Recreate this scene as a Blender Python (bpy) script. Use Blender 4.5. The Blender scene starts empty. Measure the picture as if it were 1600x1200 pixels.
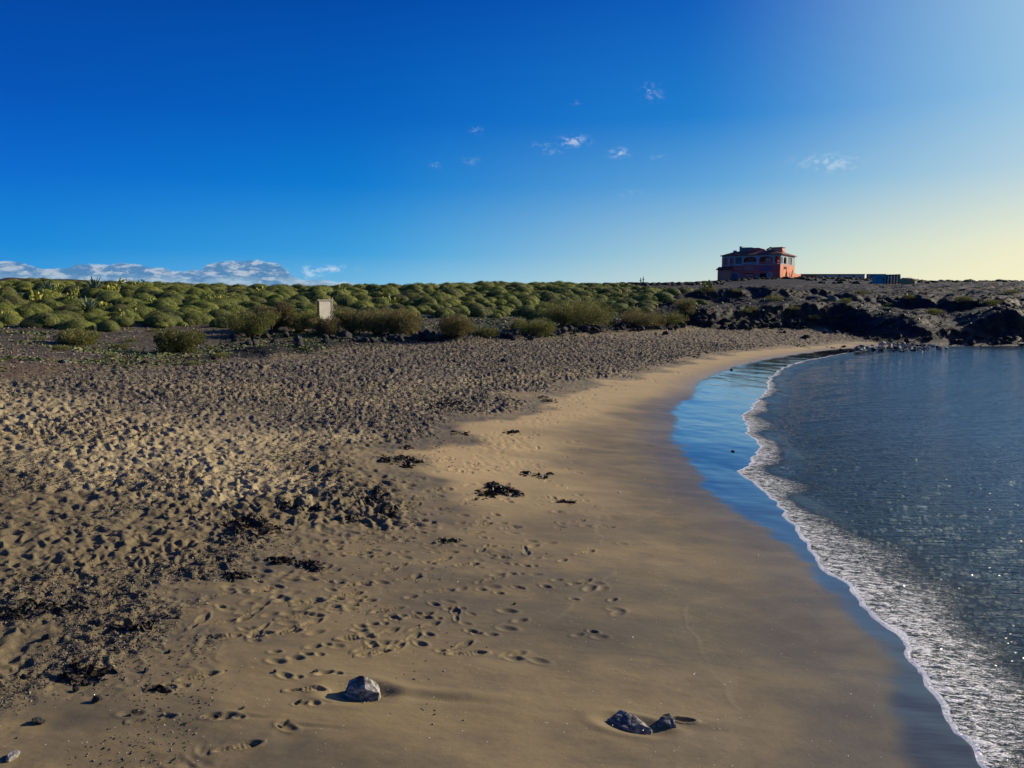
import bpy, math, random
import numpy as np
rng = np.random.default_rng(7)
random.seed(7)
R = math.radians
scene = bpy.context.scene
COL = scene.collection
CAMZ = 2.9
F = 1202.0
PITCH = math.atan((600 - 475) / F)
SUN_AZ, SUN_EL = R(63), R(21.5)

def ray(u, v):
    a, b = (u - 800) / F, (600 - v) / F
    c, s = math.cos(PITCH), math.sin(PITCH)
    return np.array([a, c + b * s, -s + b * c])
def at_z(u, v, z):
    d = ray(u, v); t = (z - CAMZ) / d[2]
    return (d[0] * t, d[1] * t)
def at_y(u, v, Y):
    d = ray(u, v); t = Y / d[1]
    return np.array([d[0] * t, Y, CAMZ + d[2] * t])
def proj(p):
    c, s = math.cos(PITCH), math.sin(PITCH)
    x, y, z = p[0], p[1], p[2] - CAMZ
    f = y * c - z * s; up = y * s + z * c
    return 800 + F * x / f, 600 - F * up / f

# ---------- numpy noise ----------
def _h(ix, iy, s):
    n = (ix.astype(np.int64) * 374761393 + iy.astype(np.int64) * 668265263 + s * 1442695041) & 0xffffffff
    n = ((n ^ (n >> 13)) * 1274126177) & 0xffffffff
    n = ((n ^ (n >> 16)) * 2246822519) & 0xffffffff
    return ((n ^ (n >> 13)) & 0xffffff).astype(np.float32) / float(0xffffff)
def vnoise(x, y, s=0):
    ix, iy = np.floor(x), np.floor(y); fx, fy = (x - ix).astype(np.float32), (y - iy).astype(np.float32)
    fx = fx * fx * (3 - 2 * fx); fy = fy * fy * (3 - 2 * fy)
    a, b = _h(ix, iy, s), _h(ix + 1, iy, s); c, d = _h(ix, iy + 1, s), _h(ix + 1, iy + 1, s)
    return ((a + (b - a) * fx) * (1 - fy) + (c + (d - c) * fx) * fy) * 2 - 1
def fbm(x, y, o=4, s=0, g=.5):
    t = 0; a = 1.0; n = 0
    for i in range(o):
        t = t + a * vnoise(x, y, s + i * 17); n += a; a *= g; x = x * 2.03 + 13.1; y = y * 2.03 - 7.7
    return t / n
def sst(a, b, x):
    t = np.clip((x - a) / (b - a), 0, 1); return t * t * (3 - 2 * t)
def pits(x, y, cell, s, ang=None):
    """trampled pits with pushed-up rims"""
    gx, gy = x / cell, y / cell
    ix, iy = np.floor(gx), np.floor(gy); out = np.zeros(x.shape, np.float32); best = np.full(x.shape, 9.0, np.float32)
    for dx in (-1, 0, 1):
        for dy in (-1, 0, 1):
            jx, jy = ix + dx, iy + dy
            px = jx + .5 + (_h(jx, jy, s) - .5) * .9; py = jy + .5 + (_h(jx, jy, s + 1) - .5) * .9
            a = _h(jx, jy, s + 2) * 6.283; ca, sa = np.cos(a), np.sin(a)
            ex, ey = gx - px, gy - py
            q = np.sqrt(((ex * ca + ey * sa) / .62) ** 2 + ((-ex * sa + ey * ca) / .36) ** 2)
            dp = .5 + .8 * _h(jx, jy, s + 3)
            out += dp * (-np.exp(-(q * 1.25) ** 4) + .55 * np.exp(-((q - 1.25) / .35) ** 2))
    return out

# ---------- polylines ----------
def catmull(p, n=4):
    p = [np.array(q, float) for q in p]; out = []
    for i in range(len(p) - 1):
        a = p[max(i - 1, 0)]; b = p[i]; c = p[i + 1]; d = p[min(i + 2, len(p) - 1)]
        for k in range(n):
            t = k / n
            out.append(.5 * (2 * b + (c - a) * t + (2 * a - 5 * b + 4 * c - d) * t * t + (3 * b - a - 3 * c + d) * t ** 3))
    out.append(p[-1]); return np.array(out)
def sdist(x, y, poly):
    """signed distance, positive on the left of the travelling direction"""
    best = np.full(x.shape, 1e18); sg = np.ones(x.shape); bp = np.zeros(x.shape)
    for a, b in zip(poly[:-1], poly[1:]):
        e = b - a; L = e @ e
        px, py = x - a[0], y - a[1]
        t = np.clip((px * e[0] + py * e[1]) / L, 0, 1)
        dx, dy = px - t * e[0], py - t * e[1]; d = dx * dx + dy * dy
        cr = (e[0] * py - e[1] * px) / math.sqrt(L)
        m = (d < best * (1 - 1e-7) - 1e-12) | ((d < best * (1 + 1e-7) + 1e-12) & (np.abs(cr) > bp))
        best = np.where(m, d, best); sg = np.where(m, np.where(cr >= 0, 1.0, -1.0), sg); bp = np.where(m, np.abs(cr), bp)
    return np.sqrt(best) * sg

WL_PX = [(1545,1200),(1515,1160),(1490,1122),(1497,1102),(1450,1066),(1400,1015),(1392,990),(1345,945),(1330,915),(1285,888),(1272,862),(1235,818),(1192,775),(1163,742),(1168,728),(1184,714),(1182,695),(1170,670),(1157,655),(1180,630),(1197,610),(1203,590),(1235,570),(1290,557),(1340,549),(1400,543),(1500,541),(1600,541)]
WL = [(40,-400),(12,-60),(5.5,-12),(3.3,-2),(2.9,2.5)] + [at_z(u, v, .03) for u, v in WL_PX] + [(46,53),(57,55)]
WL = np.vstack([[(40,-400),(12,-60)], catmull(WL[2:], 3), [(62,56.5),(90,70),(260,120),(2600,900)]])
FE_PX = [(1425,1200),(1392,1130),(1400,1075),(1372,1010),(1330,952),(1290,905),(1245,860),(1190,812),(1112,770),(1090,735),(1068,700),(1052,665),(1058,638),(1085,615),(1095,600),(1140,578),(1200,562),(1290,548),(1345,543),(1380,541)]
FE = [(38,-400),(10,-60),(4,-12),(2.4,-2),(2.1,2.5)] + [at_z(u, v, .09) for u, v in FE_PX] + [(25.5,53.0),(46,53.6),(57,55.6)]
FE = np.vstack([[(38,-400),(10,-60)], catmull(FE[2:], 3), [(62,57.1),(90,70.6),(260,120.6),(2600,900.6)]])
BK_PX = [(-500,655),(-150,620),(60,592),(140,580),(230,570),(400,561),(520,551),(650,537),(800,530),(950,519),(1100,514),(1220,516),(1300,521),(1345,530),(1400,536),(1440,539)]
BK = [(-9,-400),(-9,-60),(-9.5,0),(-10,6)] + [at_z(u, v, 1.05) for u, v in BK_PX[:-6]] + [at_z(1100,514,.98), at_z(1220,517,.78), at_z(1300,522,.5), at_z(1345,529,.32), at_z(1400,536,.15), at_z(1440,539.5,.05), (40,52.9),(57,55.4)]
BK = np.vstack([[(-9,-400),(-9,-60)], catmull(BK[2:], 3), [(62,57),(90,70.5),(260,120.5),(2600,900.5)]])
TR_PX = [(170,1330),(205,1200),(190,1120),(215,1040),(225,960),(300,905),(430,862),(560,812),(625,770),(625,735),(585,705),(660,672),(760,640),(850,606),(950,588),(1010,574),(1100,556),(1200,543),(1290,536),(1335,533)]
TR = [(-4,-400),(-3.2,-40),(-2.6,0)] + [at_z(u, v, .45) for u, v in TR_PX[:-4]] + [at_z(u, v, .28) for u, v in TR_PX[-4:]] + [(34,54.2)]
TR = np.vstack([[(-4,-400),(-3.2,-40)], catmull(TR[2:], 3), [(90,74),(260,125)]])
GR = catmull([(-60,5)] + [at_z(u, v, .85) for u, v in [(-400,625),(0,628),(180,632),(330,640),(470,652),(600,668),(700,672),(800,640),(900,612),(960,590)]] + [(25,35),(60,45)], 3)
LN1 = catmull([at_z(u, v, .25) for u, v in [(880,1100),(850,1050),(838,1000),(850,968),(900,930),(950,893),(962,868),(935,820),(945,780)]], 4)
LN2 = catmull([at_z(u, v, .18) for u, v in [(1150,1090),(1120,1050),(1090,1000),(1070,955),(1085,930),(1140,915)]], 4)
LN3 = catmull([at_z(u, v, .3) for u, v in [(980,800),(1040,770),(1050,735),(1020,700),(1010,670),(1035,640)]], 4)

# ---------- hill control points (thin plate) ----------
CP = []
def cp(u, v, Y): CP.append(at_y(u, v, Y))
for u, rows in {
    -700: [(520,30),(497,42),(470,58),(453,75),(452,110),(453,200),(456,400)],
    -250: [(545,26),(508,37),(480,49),(458,64),(450,76),(451,110),(452,160),(456,400)],
    0:    [(592,18),(560,22.5),(532,29),(508,37),(484,47),(463,60),(450,73),(447,84),(449,105),(452,150),(456,400)],
    250:  [(545,31),(514,39),(488,49),(466,61),(454,74),(451,86),(453,110),(454,150),(456,400)],
    500:  [(543,35),(513,43),(489,52),(468,64),(459,76),(456,88),(457,110),(457,150),(456,400)],
    750:  [(524,45),(502,53),(480,63),(462,75),(452,87),(450,98),(452,130),(453,170),(456,400)],
    950:  [(513,55),(499,61),(482,70),(464,82),(455,95),(449,112),(447,150),(446,175),(449,230),(456,400)],
    1060: [(508,60),(496,68),(474,82),(458,105),(450,135),(447,180),(446,230),(455,400)],
    1180: [(508,59),(495,68),(472,85),(454,115),(445,150),(437,176),(434.5,200),(437,240),(450,400)],
    1250: [(512,57),(495,65),(470,83),(454,110),(447,140),(437,176),(434.5,200),(437,240),(450,400)],
    1380: [(505,58),(488,66),(466,85),(453,110),(447,140),(439,180),(437,210),(445,400)],
    1480: [(515,55),(495,61),(475,75),(458,95),(445,125),(441,180),(445,400)],
    1600: [(512,56),(488,62),(468,76),(452,95),(442,115),(440,160),(448,400)],
    1900: [(515,58),(490,65),(468,80),(450,100),(441,125),(441,180),(450,400)]}.items():
    for v, Y in rows: cp(u, v, Y)
for p in [q for q in BK[::3] if 5 < q[1] < 64 and q[0] < 27]:
    CP.append(np.array([p[0], p[1], float(np.interp(p[0], [10, 20, 26], [1.05, .8, .5]))]))
for u in (1400,1500,1600,1750): 
    x, y = at_z(u, 541, .0); CP.append(np.array([x, y + 1.0, .5]))
for a in range(-80, 81, 20): CP.append(np.array([900 * math.sin(R(a)), 900 * math.cos(R(a)), 9.0]))
for q in ((-40,-20,4),(-60,10,6),(-30,-60,4),(60,60,4.5),(90,85,8),(150,120,9)): CP.append(np.array(q, float))
CP = np.array(CP)
def _u(r2): return np.where(r2 > 0, r2 * np.log(np.maximum(r2, 1e-12)), 0) * .5
SC = 60.0
_c = CP[:, :2] / SC
_K = _u(((_c[:, None] - _c[None]) ** 2).sum(-1)) + np.eye(len(_c)) * .004
_P = np.c_[np.ones(len(_c)), _c]
_A = np.zeros((len(_c) + 3,) * 2); _A[:-3, :-3] = _K; _A[:-3, -3:] = _P; _A[-3:, :-3] = _P.T
_W = np.linalg.solve(_A, np.r_[CP[:, 2], 0, 0, 0])
def tps(x, y):
    x = x / SC; y = y / SC; z = _W[-3] + _W[-2] * x + _W[-1] * y
    for w, c in zip(_W[:-3], _c): z = z + w * _u((x - c[0]) ** 2 + (y - c[1]) ** 2)
    return z

class Cache:
    def __init__(s, fn, x0, x1, y0, y1, h):
        s.a = (x0, y0, h); s.b = (x1, y1); xs = np.arange(x0, x1 + 2 * h, h); ys = np.arange(y0, y1 + 2 * h, h)
        X, Y = np.meshgrid(xs, ys, indexing='ij'); s.g = fn(X, Y).astype(np.float32)
    def has(s, x, y): return (x >= s.a[0]) & (x < s.b[0]) & (y >= s.a[1]) & (y < s.b[1])
    def at(s, x, y):
        gx = np.clip((x - s.a[0]) / s.a[2], 0, s.g.shape[0] - 1.001); gy = np.clip((y - s.a[1]) / s.a[2], 0, s.g.shape[1] - 1.001)
        i = gx.astype(int); j = gy.astype(int); fx = gx - i; fy = gy - j; g = s.g
        return (g[i, j] * (1 - fx) + g[i + 1, j] * fx) * (1 - fy) + (g[i, j + 1] * (1 - fx) + g[i + 1, j + 1] * fx) * fy
class Layered:
    def __init__(s, fn, boxes): s.c = [Cache(fn, *b) for b in boxes]
    def __call__(s, x, y):
        x = np.asarray(x, float); y = np.asarray(y, float)
        out = s.c[-1].at(x, y)
        for c in s.c[-2::-1]:
            m = c.has(x, y)
            if m.any(): out = np.where(m, c.at(x, y), out)
        return out
FARB = (-3400, 3400, -3400, 3400, 25.0); MIDB = (-115, 125, -12, 235, .5); NRB = (-1, 32, 2, 58, .09)
D_W = Layered(lambda x, y: sdist(x, y, WL), [NRB, MIDB, FARB]); D_F = Layered(lambda x, y: sdist(x, y, FE), [NRB, MIDB, FARB])
D_B = Layered(lambda x, y: sdist(x, y, BK), [MIDB, FARB]); D_T = Layered(lambda x, y: sdist(x, y, TR), [(-8, 32, 2, 58, .15), MIDB, FARB])
D_G = Layered(lambda x, y: sdist(x, y, GR), [MIDB, FARB]); H_T = Layered(tps, [(-115, 125, -12, 235, 1.0), (-3400, 3400, -3400, 3400, 50.0)])

def fields(x, y):
    """all world-space fields of the ground"""
    x = np.asarray(x, float); y = np.asarray(y, float)
    wx = x + .10 * vnoise(x * 1.3, y * 1.3, 5) + .05 * vnoise(x * 4, y * 4, 6); wy = y + .10 * vnoise(x * 1.1, y * 1.1, 7)
    near = (y > -3) & (y < 75) & (x > -70) & (x < 80)
    f = {}
    f['w'] = D_W(wx, wy)
    f['f'] = D_F(wx, wy)
    jx = x + .6 * vnoise(x * .7, y * .7, 21) + .25 * vnoise(x * 2.7, y * 2.7, 22); jy = y + .6 * vnoise(x * .7, y * .7, 23) + .25 * vnoise(x * 2.7, y * 2.7, 24)
    f['b'] = D_B(jx, jy)
    f['t'] = D_T(jx, jy)
    f['g'] = D_G(jx, jy)
    d = f['w']
    zb = np.interp(d, [-400,-60,-20,-5,-1.5,-.3,0,.6,1.5,4,8,14,25,60], [-16,-8,-2.6,-.5,-.13,0,.03,.06,.10,.27,.52,.85,1.08,1.25])
    bl = sst(-1.5, 3.5, f['b'])
    hz = np.full(x.shape, 1.0)
    m = f['b'] > -2
    if m.any(): hz[m] = np.clip(H_T(x[m], y[m]), .2, 40)
    f['bl'] = bl
    cwob = d + .8 * vnoise(x * .35, y * .35, 33) + .3 * vnoise(x * 1.3, y * 1.3, 34)
    hz = np.maximum(hz, 2.4 * sst(29, 37, x) * sst(.8, 3.2, cwob) * (y > 20) * (y < 90))
    bw_ = f['b'] + 1.6 * vnoise(x * .25, y * .25, 35)
    hz = hz + 1.2 * sst(9, 16, x) * sst(1.5, 4.5, bw_) * sst(26, 8, bw_) * sst(34, 26, x) * (y > 20) + .9 * sst(12, 22, x) * sst(10, 12.5, bw_) * sst(30, 16, bw_) * (y > 20)
    hz = hz + .30 * np.exp(-((f['b'] - 2.2) / 1.5) ** 2) * sst(-13, -9, x) * sst(-.2, .4, vnoise(x * .5, y * .5, 36)) * (y > 20)
    sea = sst(-1.5, .8, d)   # hill never rises out of the water
    z = zb * (1 - bl) + (hz * sea + zb * (1 - sea)) * bl
    f['z'] = z
    # right lava slope weight
    f['lava'] = bl * sst(-4, 8, x - 6 - (y - 50) * -.02 + 2.5 * vnoise(x * .12, y * .12, 31)) * sst(200, 150, y)
    f['hill'] = bl
    f['band'] = np.exp(-((f['b'] - 1.6) / 1.7) ** 2) * sst(-13, -10, x) * sst(12, 8, x) * (y > 20)
    rk = sst(24.5, 27, x) * sst(-.5, .1, d) * (y > 20)
    f['hill'] = np.maximum(bl, rk); f['lava'] = np.maximum(f['lava'], rk)
    return f

def relief(x, y, f):
    """adds roughness to the smooth ground; returns z, masks"""
    z = f['z'].copy(); r = np.hypot(x, y)
    tr = sst(-.35, .55, f['t']) * (1 - f['bl'])
    d = f['w']; dry = 1 - tr
    # trampled dry sand
    wob = x + .05 * vnoise(x * 9, y * 9, 41), y + .05 * vnoise(x * 9, y * 9, 42)
    amp = np.interp(r, [0, 8, 14, 25, 60], [.021, .025, .029, .038, .056]) * (.9 + .3 * vnoise(x * .45, y * .45, 44))
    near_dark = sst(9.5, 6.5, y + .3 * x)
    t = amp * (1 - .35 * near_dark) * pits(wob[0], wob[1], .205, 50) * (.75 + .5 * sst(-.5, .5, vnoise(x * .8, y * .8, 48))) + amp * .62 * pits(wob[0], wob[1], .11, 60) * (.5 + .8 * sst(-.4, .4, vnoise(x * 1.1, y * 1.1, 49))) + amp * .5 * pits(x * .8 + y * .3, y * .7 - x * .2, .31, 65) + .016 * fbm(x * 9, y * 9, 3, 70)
    t = t + .02 * vnoise(x * 1.7, y * 1.7, 45)
    z += t * tr
    # damp smooth sand: faint run-off undulation
    damp = (1 - tr) * (1 - f['bl']) * sst(.0, 1.6, f['f'])
    z += damp * .012 * np.minimum(pits(x, y, .17, 95), .2) * sst(.1, .5, vnoise(x * .9, y * .9, 96)) * sst(-3.2, -.4, f['t']) * sst(5.5, 9, y)
    z += damp * (.010 * vnoise(x * .9, y * 2.2, 80) + .004 * fbm(x * 2.2, y * 7, 3, 81) + .0012 * fbm(x * 14, y * 30, 2, 84))
    z += damp * sst(.7, -.5, np.abs(f['t']) - .3) * .012 * np.minimum(pits(x, y, .45, 90), .3)
    # back of beach and hill
    hb = f['bl']
    rough = .10 * fbm(x * .9, y * .9, 4, 100) + .05 * np.abs(fbm(x * 3, y * 3, 3, 104))
    z += hb * rough
    lv = f['lava'] * sst(-1, 3, f['b'])
    rid = 1 - np.abs(fbm(x * .22, y * .22, 5, 120, .55)) * 2.2
    z += lv * ((rid - .55) * .45 * sst(0, 9, f['b']) * sst(175, 120, y) +   .09 * np.abs(fbm(x * .5, y * .5, 4, 130, .5)) + .02 * fbm(x * 4, y * 4, 3, 133))
    z += .35 * f['hill'] * (f['b'] < 6) * sst(33, 36, x) * (y > 20) * np.abs(fbm(x * 1.3, y * 1.3, 3, 140)) * sst(-.3, .3, d)
    return z, tr, damp

def ground_z(x, y):
    x = np.atleast_1d(np.asarray(x, float)); y = np.atleast_1d(np.asarray(y, float))
    f = fields(x, y); z, _, _ = relief(x, y, f); return z

def hit(u, v, y0=3.0, y1=260.0):
    """where the view ray of a pixel meets the ground (used only to read places off the photograph)"""
    d = ray(u, v)
    ys = np.geomspace(y0, y1, 700); t = ys / d[1]
    x = d[0] * t; zr = CAMZ + d[2] * t
    f = fields(x, ys); k = np.nonzero(zr < f['z'])[0]
    i = k[0] if len(k) else len(ys) - 1
    return x[i], ys[i]

# ---------- scene helpers ----------
def mesh_np(name, V, Q=None, T=None, mats=(), smooth=True, attrs=None):
    me = bpy.data.meshes.new(name)
    V = np.asarray(V, np.float32).reshape(-1, 3)
    loops, starts, tot = [], [], []; n = 0; off = 0
    if Q is not None and len(Q):
        Q = np.asarray(Q, np.int32); loops.append(Q.ravel()); starts.append(off + np.arange(len(Q)) * 4); off += len(Q) * 4; tot.append(len(Q))
    if T is not None and len(T):
        T = np.asarray(T, np.int32); loops.append(T.ravel()); starts.append(off + np.arange(len(T)) * 3); off += len(T) * 3; tot.append(len(T))
    me.vertices.add(len(V)); me.vertices.foreach_set('co', V.ravel())
    L = np.concatenate(loops); S = np.concatenate(starts)
    me.loops.add(len(L)); me.loops.foreach_set('vertex_index', L)
    me.polygons.add(len(S)); me.polygons.foreach_set('loop_start', S.astype(np.int32))
    me.update(calc_edges=True)
    if smooth: me.polygons.foreach_set('use_smooth', np.ones(len(S), bool))
    else: me.polygons.foreach_set('use_smooth', np.zeros(len(S), bool))
    for k, a in (attrs or {}).items():
        at = me.attributes.new(k, 'FLOAT', 'POINT'); at.data.foreach_set('value', np.asarray(a, np.float32).ravel())
    for m in mats: me.materials.append(m)
    me.validate(); return me
def link(name, me, parent=None, loc=None, rz=0, sc=None):
    o = bpy.data.objects.new(name, me); COL.objects.link(o)
    if parent is not None: o.parent = parent
    if loc is not None: o.location = loc
    if rz: o.rotation_euler = (0, 0, rz)
    if sc is not None: o.scale = sc if hasattr(sc, '__len__') else (sc,) * 3
    return o
def tag(o, label=None, cat=None, group=None, kind=None):
    if label: o['label'] = label
    if cat: o['category'] = cat
    if group: o['group'] = group
    if kind: o['kind'] = kind
    return o
def empty(name, loc=(0, 0, 0), rz=0):
    o = bpy.data.objects.new(name, None); COL.objects.link(o); o.location = loc; o.rotation_euler = (0, 0, rz); return o
class MB:
    def __init__(s): s.v = []; s.f = []
    def add(s, vs, fs):
        n = len(s.v); s.v += [tuple(map(float, p)) for p in vs]; s.f += [tuple(i + n for i in q) for q in fs]
    def box(s, x0, x1, y0, y1, z0, z1):
        s.add([(x0,y0,z0),(x1,y0,z0),(x1,y1,z0),(x0,y1,z0),(x0,y0,z1),(x1,y0,z1),(x1,y1,z1),(x0,y1,z1)],
              [(0,3,2,1),(4,5,6,7),(0,1,5,4),(1,2,6,5),(2,3,7,6),(3,0,4,7)])
    def prism(s, pts, axis, a, b):
        """extrude a 2-D outline (p,q) along axis 'x' or 'y' or 'z' from a to b"""
        n = len(pts)
        m = {'y': lambda p, t: (p[0], t, p[1]), 'x': lambda p, t: (t, p[0], p[1]), 'z': lambda p, t: (p[0], p[1], t)}[axis]
        s.add([m(p, a) for p in pts] + [m(p, b) for p in pts], [tuple(range(n)), tuple(range(2*n-1, n-1, -1))] + [(i, i + n, (i+1) % n + n, (i+1) % n) for i in range(n)])
    def tube(s, pts, rad, k=6):
        pts = [np.array(p, float) for p in pts]; rings = []
        if not hasattr(rad, '__len__'): rad = [rad] * len(pts)
        for i, p in enumerate(pts):
            t = pts[min(i+1, len(pts)-1)] - pts[max(i-1, 0)]; t /= np.linalg.norm(t) + 1e-9
            a = np.cross(t, (0, 0, 1.0) if abs(t[2]) < .9 else (1.0, 0, 0)); a /= np.linalg.norm(a); b = np.cross(t, a)
            rings += [p + rad[i] * (a * math.cos(6.2832*j/k) + b * math.sin(6.2832*j/k)) for j in range(k)]
        fs = [(i*k+j, i*k+(j+1) % k, (i+1)*k+(j+1) % k, (i+1)*k+j) for i in range(len(pts)-1) for j in range(k)]
        fs += [tuple(range(k))[::-1], tuple((len(pts)-1)*k + j for j in range(k))]
        s.add(rings, fs)
    def build(s, name, mat, parent=None, smooth=False, loc=None, rz=0):
        me = bpy.data.meshes.new(name); me.from_pydata(s.v, [], s.f)
        import bmesh
        bm = bmesh.new(); bm.from_mesh(me); bmesh.ops.recalc_face_normals(bm, faces=bm.faces); bm.to_mesh(me); bm.free()
        me.materials.append(mat)
        if smooth: me.polygons.foreach_set('use_smooth', [True] * len(me.polygons))
        return link(name, me, parent, loc, rz)
# ---------- node helper ----------
class NT:
    def __init__(s, tree): s.t = tree; s.n = tree.nodes; s.l = tree.links
    def new(s, typ, **kw):
        n = s.n.new(typ)
        for k, v in kw.items():
            if k == 'ins':
                for a, b in v.items(): s.put(n, a, b)
            else: setattr(n, k, v)
        return n
    def put(s, n, key, val):
        sock = n.inputs[key]
        if hasattr(val, 'is_linked') or isinstance(val, bpy.types.NodeSocket): s.l.new(val, sock)
        else:
            if sock.type == 'RGBA' and len(val) == 3: val = (*val, 1)
            sock.default_value = val
    def math(s, op, a, b=0.0, c=None, clamp=False):
        n = s.n.new('ShaderNodeMath'); n.operation = op; n.use_clamp = clamp
        s.put(n, 0, a); s.put(n, 1, b)
        if c is not None: s.put(n, 2, c)
        return n.outputs[0]
    def mix(s, fac, a, b, mode='MIX'):
        n = s.n.new('ShaderNodeMix'); n.data_type = 'RGBA'; n.blend_type = mode
        s.put(n, 0, fac); s.put(n, 6, a); s.put(n, 7, b); return n.outputs[2]
    def mixf(s, fac, a, b):
        n = s.n.new('ShaderNodeMix'); n.data_type = 'FLOAT'; s.put(n, 0, fac); s.put(n, 2, a); s.put(n, 3, b); return n.outputs[0]
    def step(s, x, a, b, lo=0.0, hi=1.0, smooth=True):
        n = s.n.new('ShaderNodeMapRange'); n.interpolation_type = 'SMOOTHSTEP' if smooth else 'LINEAR'
        s.put(n, 'Value', x); s.put(n, 'From Min', a); s.put(n, 'From Max', b); s.put(n, 'To Min', lo); s.put(n, 'To Max', hi); return n.outputs[0]
    def noise(s, vec, scale, detail=4, rough=.55, dist=0.0, out=0):
        n = s.n.new('ShaderNodeTexNoise'); s.put(n, 'Vector', vec); s.put(n, 'Scale', scale); s.put(n, 'Detail', detail); s.put(n, 'Roughness', rough); s.put(n, 'Distortion', dist); return n.outputs[out]
    def voro(s, vec, scale, feat='F1', out='Distance', rnd=1.0):
        n = s.n.new('ShaderNodeTexVoronoi'); n.feature = feat; s.put(n, 'Vector', vec); s.put(n, 'Scale', scale); s.put(n, 'Randomness', rnd); return n.outputs[out]
    def mapv(s, vec, scale=(1,1,1), rot=(0,0,0), loc=(0,0,0)):
        n = s.n.new('ShaderNodeMapping'); s.put(n, 'Vector', vec); n.inputs['Scale'].default_value = scale; n.inputs['Rotation'].default_value = rot; n.inputs['Location'].default_value = loc; return n.outputs[0]
    def attr(s, name):
        n = s.n.new('ShaderNodeAttribute'); n.attribute_name = name; return n.outputs['Fac']
    def ramp(s, fac, stops):
        n = s.n.new('ShaderNodeValToRGB'); e = n.color_ramp.elements
        while len(e) < len(stops): e.new(.5)
        for q, (p, c) in zip(e, stops): q.position = p; q.color = (*c, 1)
        s.put(n, 0, fac); return n.outputs[0]
    def bump(s, h, strength=.5, dist=.01, normal=None):
        n = s.n.new('ShaderNodeBump'); s.put(n, 'Height', h); s.put(n, 'Strength', strength); s.put(n, 'Distance', dist)
        if normal is not None: s.put(n, 'Normal', normal)
        return n.outputs[0]
def mat(name):
    m = bpy.data.materials.new(name); m.use_nodes = True; t = NT(m.node_tree)
    b = m.node_tree.nodes['Principled BSDF']; return m, t, b
def geo(t): return t.new('ShaderNodeNewGeometry').outputs['Position']
def objc(t): return t.new('ShaderNodeTexCoord').outputs['Object']

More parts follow.
